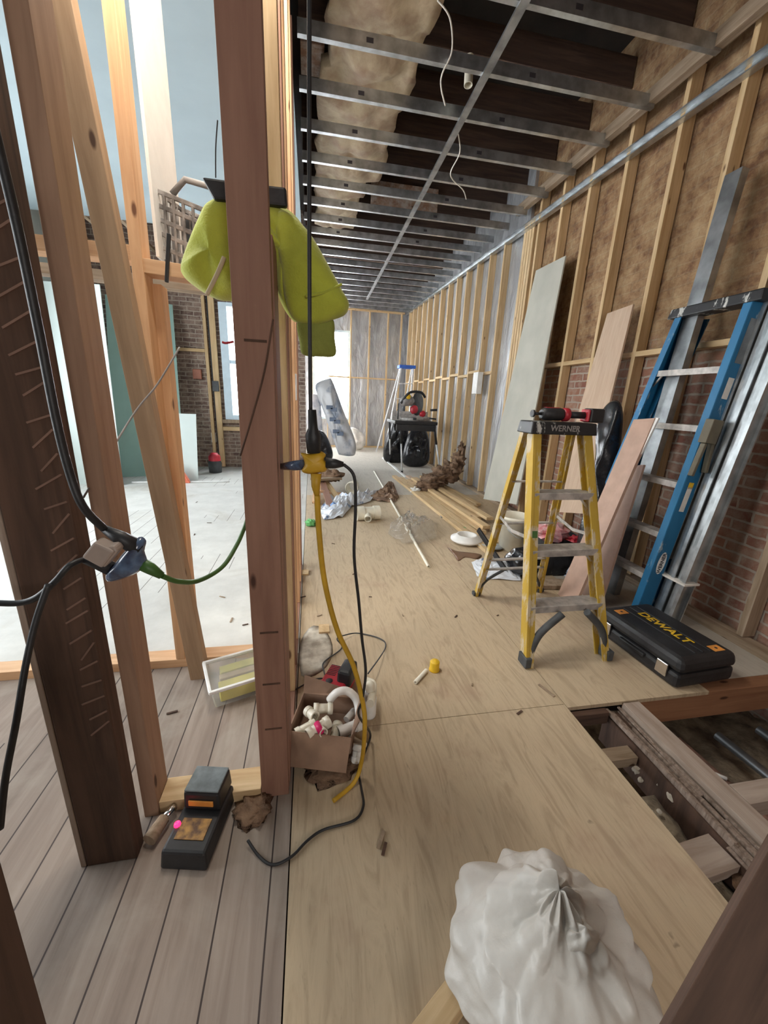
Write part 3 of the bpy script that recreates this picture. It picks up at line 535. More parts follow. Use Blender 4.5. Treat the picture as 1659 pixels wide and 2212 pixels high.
# ================================================================== LEFT ROOM
def panel(name, px, X=None, Y=None, th=.013, mat='board_green', label='', foot=True):
    c = [P(a, b, Y=Y) if X is None else P(a, b, X=X) for a, b in px]
    return tag(MB().slab(c, th).build(name, mat), label, 'panel')
tag(MB().hexa([(-2.95, 6.45, 0), (-2.05, 6.75, 0), (-2.05, 6.765, 0), (-2.95, 6.465, 0), (-2.95, 6.95, 2.62), (-2.15, 7.30, 2.62), (-2.15, 7.315, 2.62), (-2.95, 6.965, 2.62)]).build('drywall_sheet', 'board_green'), 'tall green drywall sheet leaning in front of the brick wall', 'panel')
tag(MB().hexa([(-3.5, 6.0, 0), (-2.62, 5.9, 0), (-2.62, 5.915, 0), (-3.5, 6.015, 0), (-3.5, 6.35, 2.6), (-2.70, 6.25, 2.6), (-2.70, 6.265, 2.6), (-3.5, 6.365, 2.6)]).build('drywall_sheet', 'board_white'), 'tall pale drywall sheet leaning left of the green sheet', 'panel')
tag(MB().hexa([(-2.25, 6.25, 0), (-1.72, 6.25, 0), (-1.72, 6.263, 0), (-2.25, 6.263, 0), (-2.23, 6.52, .98), (-1.74, 6.52, .98), (-1.74, 6.533, .98), (-2.23, 6.533, .98)]).build('drywall_sheet', 'board_white'), 'short white drywall offcut standing behind the orange broom', 'panel')
br = thing('broom', (-2.0, 6.12, 0), 'orange fan-shaped broom head standing on the dusty floor', 'broom')
MB().hexa([(-2.08, 6.05, 0), (-1.78, 6.05, 0), (-1.78, 6.12, 0), (-2.08, 6.12, 0), (-2.03, 6.06, .26), (-1.92, 6.06, .28), (-1.92, 6.11, .28), (-2.03, 6.11, .26)]).build('bristles', 'broom', br, .01)
MB().bar((-2.10, 6.08, .02), (-2.03, 6.09, .30), .05, .05).build('collar', 'oldwood', br, .01)
cord('white_rod', [P(285, 1042, Z=.012), P(495, 1040, Z=.012)], .012, 'white', 'thin white rod lying on the floor in front of the broom', 'rod')
# stud frame around left window
for i, (x, w, m) in enumerate(((-1.72, .05, 'pine'), (-1.60, .09, 'pine'))):
    board('wall_stud', (x, 7.44, 0.02), (x, 7.44, 3.3), w, .06, m, (0, 1, 0), ['narrow pale stud on the brick wall left of the near window', 'wide pale stud right against the window frame of the near window'][i], 'stud')
board('blocking', (-2.25, 7.45, 1.98), (-1.75, 7.45, 1.98), .05, .06, 'pine', (0, 1, 0), 'pale blocking across the brick wall', 'blocking')
board('blocking', (-1.55, 7.45, .70), (-.3, 7.45, .70), .07, .06, 'pine', (0, 1, 0), 'pale blocking under the near window sill', 'blocking')
cord('wall_cable', [(-1.655, 7.42, 3.2), (-1.655, 7.42, 1.5), (-1.64, 7.42, .05)], .012, 'black', 'dark cable running down between the window studs', 'cable')
tag(MB().box(-1.66, -1.56, 7.36, 7.41, 1.33, 1.50).build('outlet_box', 'darkgrey', bevel=.004), 'dark electrical box on the stud beside the near window', 'electrical box')
tag(MB().box(-1.98, -1.84, 7.44, 7.499, 1.52, 1.68).build('junction_box', 'copper', bevel=.01), 'red-brown box on the brick wall', 'electrical box')
tag(MB().box(-1.76, -1.69, 7.44, 7.495, .45, .62).build('outlet_box', 'white', bevel=.004), 'small white outlet box low on the brick wall', 'electrical box')
vc = thing('shop_vacuum', (-1.62, 6.95, 0), 'small dark red vacuum standing beside the white drywall offcut', 'vacuum')
MB().lathe((-1.62, 6.95, 0), [(0, 0), (.10, 0), (.11, .16), (.09, .20)]).build('drum', 'darkgrey', vc); MB().lathe((-1.62, 6.95, .2), [(.095, 0), (.095, .07), (.05, .13), (0, .135)]).build('motor_head', 'red', vc)
for i in range(7):
    x = -3.2 + i * .42
    board('furring_strip', (x, 6.26, 3.38), (x, 7.50, 3.38), .04, .05, 'rough', (1, 0, 0), f'bare strip above the brick wall where the pale ceiling stops, {ORD[i]} from the left', 'strip', 'bare strips beyond the pale ceiling')
# red wire tip
cord('red_wire', [P(480, 739, Y=1.2), P(488, 741, Y=1.2), P(505, 738, Y=1.2)], .003, 'red', 'short red wire sticking out left of the foreground post', 'wire')
# ================================================================== SWEATSHIRT AND BAR
Yh = 1.19
bar = MB().slab([P(434, 380, Y=1.17), P(530, 393, Y=1.17), P(530, 436, Y=1.17), P(462, 430, Y=1.17)], .02)
bar.slab([P(530, 393, Y=1.17), P(618, 403, Y=1.17), P(621, 446, Y=1.17), P(530, 436, Y=1.17)], .02)
tag(bar.build('hanger_bar', 'black', bevel=.006), 'black bar sticking out both sides behind the foreground post, holding the sweatshirt', 'hanger')
cord('hanging_wire', [P(470, 260, Y=1.15), P(466, 320, Y=1.15), P(466, 384, Y=1.15)], .0015, 'darkgrey', 'thin wire above the left end of the black bar', 'wire')
hd = thing('sweatshirt', P(600, 600, Y=Yh), 'lime green sweatshirt hanging behind the foreground post', 'sweatshirt')
q = lambda pts, y=Yh: [P(a, b, Y=y) for a, b in pts]
MB().puff(q([(455, 432), (520, 425), (560, 520), (545, 640), (500, 652), (465, 648), (430, 628), (396, 600), (391, 575), (410, 520), (432, 470)], 1.215), (0, -1, 0), .06, .022, 3, 12, 1, wr=.02).build('hood', 'hoodie', hd, subd=1)
MB().puff(q([(520, 425), (560, 432), (625, 452), (665, 500), (700, 560), (705, 610), (690, 660), (650, 700), (625, 688), (600, 640), (585, 560), (540, 500)], 1.225), (0, -1, 0), .055, .030, 5, 12, 2, wr=.02).build('body', 'hoodie', hd, subd=1)
MB().puff(q([(600, 450), (630, 462), (672, 505), (712, 575), (742, 630), (757, 658), (748, 682), (722, 693), (690, 704), (655, 702), (630, 690), (612, 640), (602, 560), (590, 490)], 1.185), (0, -1, 0), .042, .014, 3, 12, 4, wr=.012).build('sleeve', 'hoodie', hd, subd=1)
MB().puff(q([(640, 690), (690, 685), (722, 688), (724, 730), (727, 770), (690, 772), (652, 768), (646, 740)], 1.20), (0, -1, 0), .022, .004, 6, 8, 2).build('cuff', 'hoodiedark', hd, subd=1)
MB().puff(q([(540, 655), (568, 660), (552, 700)], 1.22), (0, -1, 0), .006, 0, 3, 4).build('hem', 'hoodie', hd)
cord('drawcord', [P(484, 556, Y=1.135), P(470, 590, Y=1.13), P(447, 636, Y=1.14)], .0055, 'lace', None, parent=hd)
sm = smooth_path([P(660, 640, Y=1.145), P(700, 632, Y=1.142), P(738, 614, Y=1.16)]); MB().tube(sm, .0035).build('cuff_seam', 'hoodie', hd)
# crate
MT['crate'] = plain('grimy_grey_plastic', (0.34, 0.31, 0.29), 0.45, c2=(0.10, 0.09, 0.085), scale=16)
cr = thing('plastic_crate', P(400, 600, Y=1.9), 'dusty grey slotted plastic crate with a handle, tilted on the cross block behind the sweatshirt', 'crate')
A0, B0, C0, D0 = P(333, 410, Y=1.92), P(480, 470, Y=1.80), P(450, 600, Y=1.80), P(345, 560, Y=1.92)
o = MB(); un = (B0 - A0); dn_ = (D0 - A0); nn = Vector((.35, 1, 0)).normalized() * .16
for k in range(6): a = A0 + dn_ * k / 5; o.bar(a, a + un, .016, .008)
for k in range(8): a = A0 + un * k / 7; o.bar(a, a + dn_, .010, .012)
for k in (0, 5): a = A0 + dn_ * k / 5; o.bar(a, a + nn, .016, .008); o.bar(a + nn, a + nn + un, .016, .008)
for k in range(0, 8): a = A0 + un * k / 7 + nn; o.bar(a, a + dn_, .010, .012)
for k in range(1, 5): a = A0 + nn * k / 5; o.bar(a, a + dn_, .012, .006)
o.build('basket', 'crate', cr, .002); MB().slab([A0 + nn, B0 + nn, C0 + nn, D0 + nn], .004).build('back_panel', 'darkgrey', cr)
o = MB().tube([P(372, 420, Y=1.95), P(400, 388, Y=1.95), P(470, 408, Y=1.93), P(480, 450, Y=1.92)], .012, 8); o.build('handle', 'greyplastic', cr)
MB().bar(P(365, 505, Y=1.72), P(360, 610, Y=1.72), .012, .012).build('black_bracket', 'black', cr, .002)
# ================================================================== CORDS, PLUGS
Yc = .97
cord('extension_cord', [P(668, -40, Y=Yc), P(668, 400, Y=Yc), P(669, 700, Y=Yc), P(671, 890, Y=Yc)], .0045, 'black', 'thick black cord hanging straight down past the sweatshirt')
tap = thing('power_tap', P(680, 1000, Y=Yc), 'yellow three-way outlet tap hanging beside the foreground post', 'power tap')
MB().puff(q([(655, 990), (650, 978), (668, 980), (690, 974), (704, 982), (700, 992), (708, 1003), (704, 1018), (690, 1021), (668, 1024), (652, 1018), (658, 1004)], Yc), (0, -1, 0), .018, 0, 3, 6).build('tap_body', 'mustard', tap)
MB().tube([P(674, 885, Y=Yc), P(676, 925, Y=Yc), P(676, 940, Y=Yc), P(678, 978, Y=Yc)], [.010, .012, .019, .017], 12).build('socket_end', 'black', tap)
MB().tube([P(703, 1000, Y=Yc), P(725, 1002, Y=Yc), P(742, 1003, Y=Yc)], [.014, .012, .006], 10).build('black_plug', 'black', tap)
MB().tube([P(655, 1004, Y=Yc + .02), P(630, 1006, Y=Yc + .06), P(603, 1008, Y=1.12)], [.013, .013, .008], 8).build('blue_plug', 'blueplug', tap)
MB().tube([P(683, 1022, Y=Yc), P(682, 1050, Y=Yc), P(685, 1072, Y=Yc)], [.014, .011, .006], 10).build('strain_relief', 'mustard', tap)
g = P(770, 1710, Z=.006); 
cord('extension_cord', [P(685, 1070, Y=Yc), P(690, 1160, Y=Yc), P(702, 1260, Y=Yc), P(728, 1360, Y=Yc), P(764, 1440, Y=Yc), P(784, 1520, Y=Yc), P(788, 1570, Y=Yc), P(782, 1640, Z=.09), P(765, 1690, Z=.012), P(720, 1730, Z=.008)], .0075, 'mustard', 'yellow extension cord hanging from the yellow tap down to the floor')
cord('charger_cord', [P(742, 1003, Y=Yc), P(765, 1030, Y=Yc), P(768, 1100, Y=Yc), P(765, 1200, Y=Yc), P(775, 1300, Y=Yc), P(782, 1380, Y=Yc), P(790, 1450, Y=Yc), P(783, 1510, Y=Yc), P(775, 1545, Y=1.0), P(800, 1585, Z=.05), P(790, 1620, Z=.006), P(775, 1660, Z=.006), P(780, 1700, Z=.006), P(785, 1740, Z=.006), P(765, 1772, Z=.006), P(700, 1792, Z=.006), P(665, 1815, Z=.006), P(630, 1850, Z=.006), P(590, 1868, Z=.006), P(560, 1850, Z=.006), P(535, 1815, Z=.02)], .0042, 'black', 'black cord looping from the yellow tap down over the cardboard box to the black charger')
cord('power_cable', [P(795, 1455, Z=.1), P(832, 1400, Z=.01), P(822, 1380, Z=.008), P(775, 1368, Z=.008), P(745, 1372, Z=.03), P(728, 1380, Z=.05), P(738, 1400, Z=.01), P(700, 1430, Z=.01), P(700, 1450, Z=.02), P(705, 1465, Z=.06)], .0035, 'darkgrey', 'thin dark cord looping on the plywood behind the red charger')
cord('power_cable', [P(705, 1465, Z=.06), P(675, 1468, Z=.02), P(655, 1480, Z=.008), P(625, 1497, Z=.008)], .0035, 'black', 'thin black cord running from the red charger to the foreground post')
Yg = .84
tp = thing('power_tap', P(250, 1210, Y=Yg), 'translucent blue multi-outlet plug hanging in front of the left doorway stud', 'power tap')
MB().puff(q([(300, 1160), (316, 1168), (312, 1190), (318, 1215), (300, 1235), (262, 1252), (232, 1256), (230, 1238), (250, 1215), (270, 1190)], Yg), (0, -1, 0), .022, 0, 3, 6).build('tap_body', 'blueplug', tp)
MB().slab([P(205, 1175, Y=Yg - .02), P(262, 1168, Y=Yg - .02), P(270, 1180, Y=Yg - .02), P(240, 1215, Y=Yg - .02)], -.03).slab([P(196, 1190, Y=Yg - .02), P(222, 1158, Y=Yg - .02), P(265, 1178, Y=Yg - .02), P(238, 1213, Y=Yg - .02)], -.035).build('charger_cube', 'tan_cube', tp, .004)
MB().tube([P(300, 1185, Y=Yg), P(262, 1163, Y=Yg - .01), P(225, 1142, Y=Yg)], [.018, .015, .008], 10).build('upper_plug', 'black', tp)
MB().tube([P(240, 1228, Y=Yg), P(205, 1212, Y=Yg), P(180, 1208, Y=Yg)], [.015, .014, .008], 10).build('lower_plug', 'black', tp)
MB().tube([P(300, 1215, Y=Yg), P(325, 1228, Y=Yg), P(350, 1244, Y=Yg)], [.014, .013, .008], 8).build('green_plug', 'green', tp)
cord('power_cable', [P(-20, 250, Y=.80), P(35, 480, Y=.80), P(85, 720, Y=.80), P(120, 900, Y=.80), P(150, 1020, Y=.80), P(180, 1095, Y=.80), P(225, 1142, Y=.83)], .0075, 'black', 'thick black cord draped down over the old dark post')
cord('power_cable', [P(182, 1208, Y=Yg), P(150, 1222, Y=.81), P(120, 1255, Y=.80), P(80, 1290, Y=.80), P(40, 1303, Y=.80), P(-20, 1302, Y=.80)], .0062, 'black', 'black cord curving left from the blue plug out of view')
cord('power_cable', [P(105, 1262, Y=.79), P(78, 1340, Y=.77), P(55, 1440, Y=.74), P(35, 1560, Y=.70), P(12, 1680, Y=.68), P(0, 1790, Y=.66)], .0062, 'black', 'black cord hanging down at the left edge in front of the dusty floor')
cord('extension_cord', [P(350, 1244, Y=Yg), P(385, 1256, Y=.88), P(430, 1254, Y=.95), P(480, 1225, Y=1.04), P(510, 1180, Y=1.12), P(528, 1140, Y=1.16), P(550, 1080, Y=1.16), P(603, 1008, Y=1.13)], .0060, 'green', 'green extension cord drooping between the blue plug and the foreground post')
cord('thin_wire', [P(388, 750, Y=1.3), P(340, 830, Y=1.25), P(285, 900, Y=1.2), P(180, 1075, Y=1.0)], .0025, 'greyplastic', 'thin grey wire slanting across the leaning brace', 'wire')
cord('thin_wire', [P(590, 690, Y=1.02), P(572, 800, Y=1.02), P(545, 900, Y=1.02), P(519, 985, Y=1.02)], .0022, 'oldwood', 'thin dark wire and its shadow as one strand down the face of the foreground post', 'wire')  # wire and its shadow on the post merged into one dark tube
# ================================================================== FOREGROUND FLOOR THINGS
def obox(b, c, ux, L, W, z0, z1, top=1.0):
    """box on a rotated footprint: centre c, long direction ux"""
    u = Vector((ux[0], ux[1], 0)).normalized(); v = Vector((-u.y, u.x, 0)); c = Vector((c[0], c[1], 0))
    f = lambda s, z: [c + u * (i * L / 2 * s) + v * (j * W / 2 * s) + Vector((0, 0, z)) for i, j in ((-1, -1), (1, -1), (1, 1), (-1, 1))]
    return b.hexa(f(1, z0) + f(top, z1))
# black battery charger by the plate
c0 = Vector((-.347, .955, 0)); u = (.20, 1)
ch = thing('battery_charger', c0, 'black battery charger with a glowing red light on the floor by the doorway', 'charger')
obox(MB(), c0, u, .22, .135, 0, .06, .93).build('base', 'black', ch, .008)
U = Vector((.2, 1, 0)).normalized(); V = Vector((-U.y, U.x, 0))
bat = obox(MB(), c0 + U * .062, u, .095, .115, .06, .125, .95).build('battery', 'black', ch, .008)
obox(MB(), c0 + U * .062, u, .085, .105, .1252, .131).build('battery_top', 'bluegrey', bat, .003)
obox(MB(), c0 + U * .012, u, .004, .075, .082, .100).build('battery_label', 'orangelabel', bat)
obox(MB(), c0 - U * .04, u, .06, .085, .0605, .063).build('gold_sticker', 'gold', ch, .001)
MB().lathe(c0 - U * .03 + V * .053 + Vector((0, 0, .0602)), [(.010, 0), (.009, .005), (0, .006)], 12).build('indicator_light', 'led', ch)
t_ = thing('drill_bit_case', (-.47, 1.0, 0), 'small wooden-handled tool lying left of the black charger', 'tool')
MB().tube([(-.485, .93, .022), (-.462, .99, .024)], [.02, .017], 10).build('handle', 'rough', t_); MB().tube([(-.462, .99, .024), (-.44, 1.02, .03)], [.012, .010], 10).build('ferrule', 'chrome', t_)
# wood shavings / dust heap near post
def heap(name, c, r, label, mat='brown_ins', sq=(1, 1, .35), seed=0, cat='debris', kind='stuff', fz=.001):
    return tag(MB().blob(c, r, sq, .8, 2.6, seed, 22, flatz=fz).build(name, mat), label, cat, kind=kind)
heap('fluff', (-.20, .99, .006), .055, 'brown insulation fluff on the floor at the foot of the foreground post', seed=2)
heap('fluff', (.06, 1.10, .006), .075, 'brown insulation fluff under the cardboard box', seed=5, sq=(1.2, .8, .3))
tag(MB().puff([(-.06, 1.62, .001), (.04, 1.64, .001), (.10, 1.78, .001), (.08, 1.96, .001), (.0, 2.05, .001), (-.07, 1.9, .001)], (0, 0, 1), .0015, 0, 3, 5).build('dust', 'pebble'), 'grey dust patch spilled beside the long partition', 'debris', kind='stuff')
# clear tub
tb = thing('storage_tub', (-.335, 1.62, 0), 'clear plastic tub with white rim and yellow packets, left of the foreground post', 'tub')
tu = (.95, .35); tc = Vector((-.31, 1.60, 0))
obox(MB(), tc, tu, .30, .20, 0.002, .09, 1.08).build('tub_body', 'clearbox', tb, .01)
o = MB(); uu = Vector((.95, .35, 0)).normalized(); vv = Vector((-uu.y, uu.x, 0))
for sgn in (-1, 1):
    o.bar(tc + vv * sgn * .108 - uu * .17 + Vector((0, 0, .095)), tc + vv * sgn * .108 + uu * .17 + Vector((0, 0, .095)), .014, .014, (0, 0, 1)); o.bar(tc - vv * .108 + uu * sgn * .165 + Vector((0, 0, .095)), tc + vv * .108 + uu * sgn * .165 + Vector((0, 0, .095)), .014, .014, (0, 0, 1))
o.build('rim', 'white', tb, .003)
for k, (d, m, w) in enumerate(((-.055, 'yellow', .05), (.0, 'card', .035), (.05, 'yellow', .05))):
    p = tc + vv * d; b_ = obox(MB(), p + uu * (.01 * k), tu, .25, w, .012, .075); tag(b_.build('packet', plain('tub_packet_%d' % k, ((.72, .62, .10), (.55, .42, .25), (.70, .66, .18))[k], .5), bevel=.004), ['yellow packet nearest the camera in the clear tub', 'brown packet in the middle of the clear tub', 'yellow packet at the back of the clear tub'][k], 'packet')
# cardboard box with pipe fittings
bx = thing('cardboard_box', (.0, 1.23, 0), 'open brown cardboard box full of pipe fittings beside the foreground post', 'box')
bo = MB(); bc = Vector((.045, 1.27, 0)); bu = Vector((1, -.28, 0)).normalized(); bv = Vector((-bu.y, bu.x, 0)); W_, L_, Hh = .24, .20, .09
def bw(a, b_, lab=None): bo.bar(a, b_, .004, Hh, (0, 0, 1))
cn = [bc + bu * (i * W_ / 2) + bv * (j * L_ / 2) + Vector((0, 0, Hh / 2 + .001)) for i, j in ((-1, -1), (1, -1), (1, 1), (-1, 1))]
for i in range(4): bw(cn[i], cn[(i + 1) % 4])
bo.slab([bc + bu * (i * W_ / 2) + bv * (j * L_ / 2) + Vector((0, 0, .001)) for i, j in ((-1, -1), (1, -1), (1, 1), (-1, 1))], .004)
bo.build('box_walls', 'card', bx)
zt = Vector((0, 0, Hh / 2))
MB().slab([cn[0] + zt, cn[1] + zt, cn[1] + zt - bv * .10 + Vector((0, 0, -.05)), cn[0] + zt - bv * .10 + Vector((0, 0, -.05))], .003).build('flap', 'card', bx)
MB().slab([cn[2] + zt, cn[1] + zt, cn[1] + zt + bu * .03 + Vector((0, 0, .08)), cn[2] + zt + bu * .02 + Vector((0, 0, .09))], .003).build('flap', 'card', bx)
MB().slab([cn[3] + zt, cn[2] + zt, cn[2] + zt + bv * .03 + Vector((0, 0, .0)), cn[3] + zt + bv * .02 + Vector((0, 0, .075))], .003).build('flap', 'card', bx)
def fitting(c, d, L, r, mat, label, cat='pipe fitting', group='pipe fittings in the cardboard box', side=None):
    c = Vector(c); d = Vector(d).normalized(); b = MB().pipe(c - d * L / 2, c + d * L / 2, r)
    b.pipe(c + d * (L / 2 - r * .9), c + d * (L / 2 + .003), r * 1.16, .005); b.pipe(c - d * (L / 2 + .003), c - d * (L / 2 - r * .9), r * 1.16, .005)
    if side is not None: s_ = Vector(side).normalized(); b.pipe(c, c + s_ * r * 2.2, r * .85)
    return tag(b.build('pipe_fitting', mat), label, cat, group)
fl = [((-.035, 1.23, .10), (1, .45, .1), .075, .017, 'pvc', None, 'cream pipe fitting at the left of the box'),
      ((-.012, 1.285, .115), (.6, -.9, .2), .05, .018, 'pvc', None, 'short cream elbow piece upright in the box'),
      ((.035, 1.30, .12), (1, .0, -.1), .07, .019, 'pvc', None, 'cream coupling at the back of the box'),
      ((.015, 1.21, .115), (1, .55, .15), .09, .02, 'pvc', (.5, -1, .3), 'cream tee fitting with its open end to the camera'),
      ((-.03, 1.19, .06), (1, -.3, .2), .07, .016, 'pvc', None, 'cream fitting deep in the left corner of the box'),
      ((.08, 1.22, .07), (.3, 1, .1), .08, .018, 'pvc', None, 'cream fitting low on the right side of the box')]
for c, d, L, r, m, s_, lb in fl: fitting((c[0], c[1], c[2] - .03), d, L, r, m, lb, side=s_)
tag(MB().tube([P(684, 1562, Z=.105), P(694, 1582, Z=.10)], .012, 12).build('pipe_fitting', 'pink'), 'bright magenta fitting on top of the box contents', 'pipe fitting')
tag(MB().tube(smooth_path([P(712, 1512, Z=.09), P(728, 1496, Z=.13), P(750, 1493, Z=.13), P(770, 1512, Z=.10), P(776, 1550, Z=.06), P(768, 1575, Z=.04)]), .0165, 14).build('pipe_trap', 'whitepvc'), 'curved white drain trap arching beside the red charger', 'pipe')
fitting(P(755, 1573, Z=.05), (1, .35, 0), .09, .021, 'whitepvc', 'white drain coupling right of the cardboard box', group='white drain fittings beside the box')
tag(MB().tube(smooth_path([P(748, 1555, Z=.03), P(765, 1535, Z=.03), P(778, 1520, Z=.03)]), .014, 12).build('pipe_fitting', 'whitepvc'), 'white bent pipe piece between the box and the tall white bottle', 'pipe fitting')
tag(MB().tube(smooth_path([P(755, 1592, Z=.02), P(775, 1605, Z=.02), P(790, 1612, Z=.02)]), .012, 12).build('pipe_fitting', 'pvc'), 'small cream elbow on the floor right of the box', 'pipe fitting')
fitting(P(772, 1628, Z=.03), (.2, .5, .6), .055, .019, 'whitepvc', 'white elbow with its round mouth up, nearest the camera', group='white drain fittings beside the box')
bo2 = thing('white_bottle', P(800, 1550, Z=0), 'white plastic bottle standing behind the fittings', 'bottle')
c = P(797, 1545, Z=0); MB().lathe(c, [(0, 0), (.028, .001), (.030, .01), (.030, .09), (.024, .12), (.017, .13)]).build('bottle_body', 'white', bo2)
MB().lathe(c + Vector((0, 0, .13)), [(.019, 0), (.019, .03), (.012, .04), (0, .041)]).build('cap', 'pvc', bo2)
tag(MB().tube(smooth_path([P(790, 1470, Z=.10), P(806, 1480, Z=.10), P(800, 1520, Z=.13)]), .017, 12).build('pipe_fitting', 'pvc'), 'cream elbow resting against the white bottle', 'pipe fitting')
# red charger
rc = thing('battery_charger', P(725, 1505, Z=0), 'red slotted battery charger with a black battery on it, behind the cardboard box', 'charger')
r0 = P(728, 1500, Z=0) + Vector((0, .03, 0)); ru = (.5, 1)
obox(MB(), r0, ru, .17, .13, 0.0, .075, .9).build('base', 'red', rc, .01)
RU = Vector((.5, 1, 0)).normalized(); RV = Vector((-RU.y, RU.x, 0))
for k in range(7): obox(MB(), r0 + RU * (.0 + .011 * k) + RV * .030, ru, .004, .045, .0752, .0765).build('vent_slot', 'mark', rc)
MB().lathe(r0 - RU * .04 + RV * .02 + Vector((0, 0, .075)), [(.016, 0), (.016, .002), (0, .002)], 16).build('screw_recess', 'mark', rc)
obox(MB(), r0 + RU * .02 - RV * .045, ru, .11, .07, .055, .13, .9).build('battery', 'black', rc, .012)
# yellow cap and short pipe
ycp = tag(MB().lathe(P(938, 1447, Z=0), [(0, 0), (.027, 0), (.027, .006), (.024, .010), (.024, .048), (.021, .052), (0, .053)], 28).build('pipe_plug', 'yellow'), 'bright yellow plastic cap standing alone on the plywood', 'cap')
tag(MB().pipe(P(897, 1474, Z=.011), P(921, 1448, Z=.011), .010).build('pipe_offcut', 'pvc'), 'short cream pipe offcut lying beside the yellow cap', 'pipe')
# chips and shavings
chip_px = [(1180, 1492, 3), (1122, 1540, 1.2), (985, 1332, 1), (823, 1815, 2), (830, 1835, 1.4), (655, 1290, 1), (480, 1290, 1.2), (452, 1130, 1), (425, 1085, 1), (500, 1340, 1.4), (372, 1540, 1.4), (530, 1350, 1), (1020, 1480, .6), (765, 1240, 1), (720, 1175, .8), (690, 1330, 1), (560, 1350, 1), (800, 1290, .6), (870, 1330, .6), (1075, 1330, .5), (420, 1155, 1), (300, 1230, .6), (400, 1400, 2)]
for i, (a, b_, s_) in enumerate(chip_px):
    p = P(a, b_, Z=.001); an = random.uniform(0, 3.1); L = .022 * s_ * (1 + .25 * p.y); m = 'oldwood' if i % 3 else 'rough'
    tag(MB().bar(p - Vector((math.cos(an) * L / 2, math.sin(an) * L / 2, -.003)), p + Vector((math.cos(an) * L / 2, math.sin(an) * L / 2, .003)), .005 + .003 * s_, .003, (0, 0, 1)).build('wood_chip', m),
        'dark wood splinter on the plywood in front of the yellow ladder' if i == 0 else 'loose wood splinter or scrap lying on the bare floor', 'wood chip', None if i == 0 else 'wood splinters scattered on the floor')
for i, (a, b_) in enumerate(((658, 1238), (700, 1360), (1075, 1170))):
    p = P(a, b_, Z=.001); tag(MB().box(p.x - .03, p.x + .03, p.y - .04, p.y + .04, .001, .012).build('wood_block', 'pine'), ['small pale block by the foot of the partition', 'small pale block beside the looping cord', 'small pale block beside the drain flange'][i], 'block')
# white plastic bag, near right; knotted top and a bucket inside
bg = thing('plastic_bag', (.50, .50, 0), 'translucent white plastic bag with a knotted top, in the near foreground', 'bag')
b = MB(); seg, rg = 120, 56; cb_ = Vector((.535, .43, .05)); HB = .255
prof = [(0, .10), (.06, .155), (.2, .225), (.4, .210), (.6, .155), (.76, .10), (.88, .055), (.95, .03), (1, .012)]
def pr(t):
    for (a, x), (c, y) in zip(prof, prof[1:]):
        if t <= c: k = (t - a) / (c - a); k = k * k * (3 - 2 * k); return x + (y - x) * k
for j in range(rg + 1):
    t = j / rg; z = HB * t; r = pr(t)
    for i in range(seg):
        a = 2 * math.pi * i / seg; ca, sa = math.cos(a), math.sin(a)
        w_ = noise.noise(Vector((ca * 1.6, sa * 1.6, t * 2.2 + 3)))
        rid = abs(math.sin(2.5 * a + 3.6 * w_ + 1.5 * t)); rid2 = abs(math.sin(6.5 * a - 7 * w_ + 3 * t))
        f = 1 - (.06 + .12 * t) * (1 - rid) - (.03 + .03 * t) * (1 - rid2) + .20 * noise.noise(Vector((ca * 2.2, sa * 2.2, t * 4))) + .035 * noise.noise(Vector((ca * 9, sa * 9, t * 16)))
        rr = r * f * (1 + .16 * math.cos(a - 2.5) * (1 - t))
        b.v.append(cb_ + Vector((rr * ca - .02 * t, rr * sa + .06 * t, z + .045 * w_ * min(1, t * 3) + (.03 * noise.noise(Vector((ca * 3, sa * 3, 9))) if t > .9 else 0))))
for j in range(rg):
    for i in range(seg): b.f.append((j * seg + i, j * seg + (i + 1) % seg, (j + 1) * seg + (i + 1) % seg, (j + 1) * seg + i)); b.sm.append(True)
b.f.append(tuple(range(seg))[::-1]); b.sm.append(False); b.f.append(tuple(rg * seg + i for i in range(seg))); b.sm.append(True)
b.build('bag_body', 'bagwhite', bg, subd=1)
MB().blob(cb_ + Vector((.0, .0, .20)), .030, (1.2, .8, 1.3), .5, 3, 3, 20).build('knot', 'bagwhite', bg, subd=1)
board('wood_offcut', P(905, 2260, Z=.035), P(985, 2150, Z=.035), .05, .05, 'pine', (0, 0, 1), 'pale timber offcut at the very bottom, left of the white bag', 'board')
board('wood_offcut', P(1010, 2140, Z=.025) , P(1180, 2330, Z=.025), .07, .045, 'rough', (0, 0, 1), 'brown timber offcut at the very bottom, under the white bag', 'board')
# ================================================================== FLOOR OPENING
board('floor_joist', (1.455, 1.25, -.105), (1.455, -1.2, -.105), .20, .085, 'dirtyjoist', (1, 0, 0), 'long dusty timber joist crossing the floor opening', 'joist')
oj = thing('old_joist', (1.365, 1.0, -.2), 'splintered old joist, unlit sides coloured dark, fixed beside the dusty joist in the floor opening', 'joist')
MB().box(1.325, 1.408, -1.2, 1.25, -.20, -.055).build('joist_body', 'oldwood', oj)  # dark colour paints the shade on the joist's unlit sides
m = MB(); 
for i in range(60):
    xx_ = 1.325 + .083 * random.random(); y_ = random.uniform(-.6, 1.2); L_ = random.uniform(.12, .5); zz_ = -.048 + random.uniform(-.008, .018)
    m.bar((xx_, max(-1.2, y_ - L_), zz_), (xx_ + random.uniform(-.01, .01), min(1.25, y_ + L_), zz_ + random.uniform(-.006, .006)), random.uniform(.006, .02), random.uniform(.004, .016), (0, 0, 1))
o = m.build('splintered_top', 'oldsplit', oj); o['kind'] = 'stuff'
board('header_joist', (1.50, 1.295, -.085), (2.6, 1.295, -.085), .15, .07, 'header', (0, 1, 0), 'orange-brown header timber under the edge of the floor opening, below the tool case', 'joist')
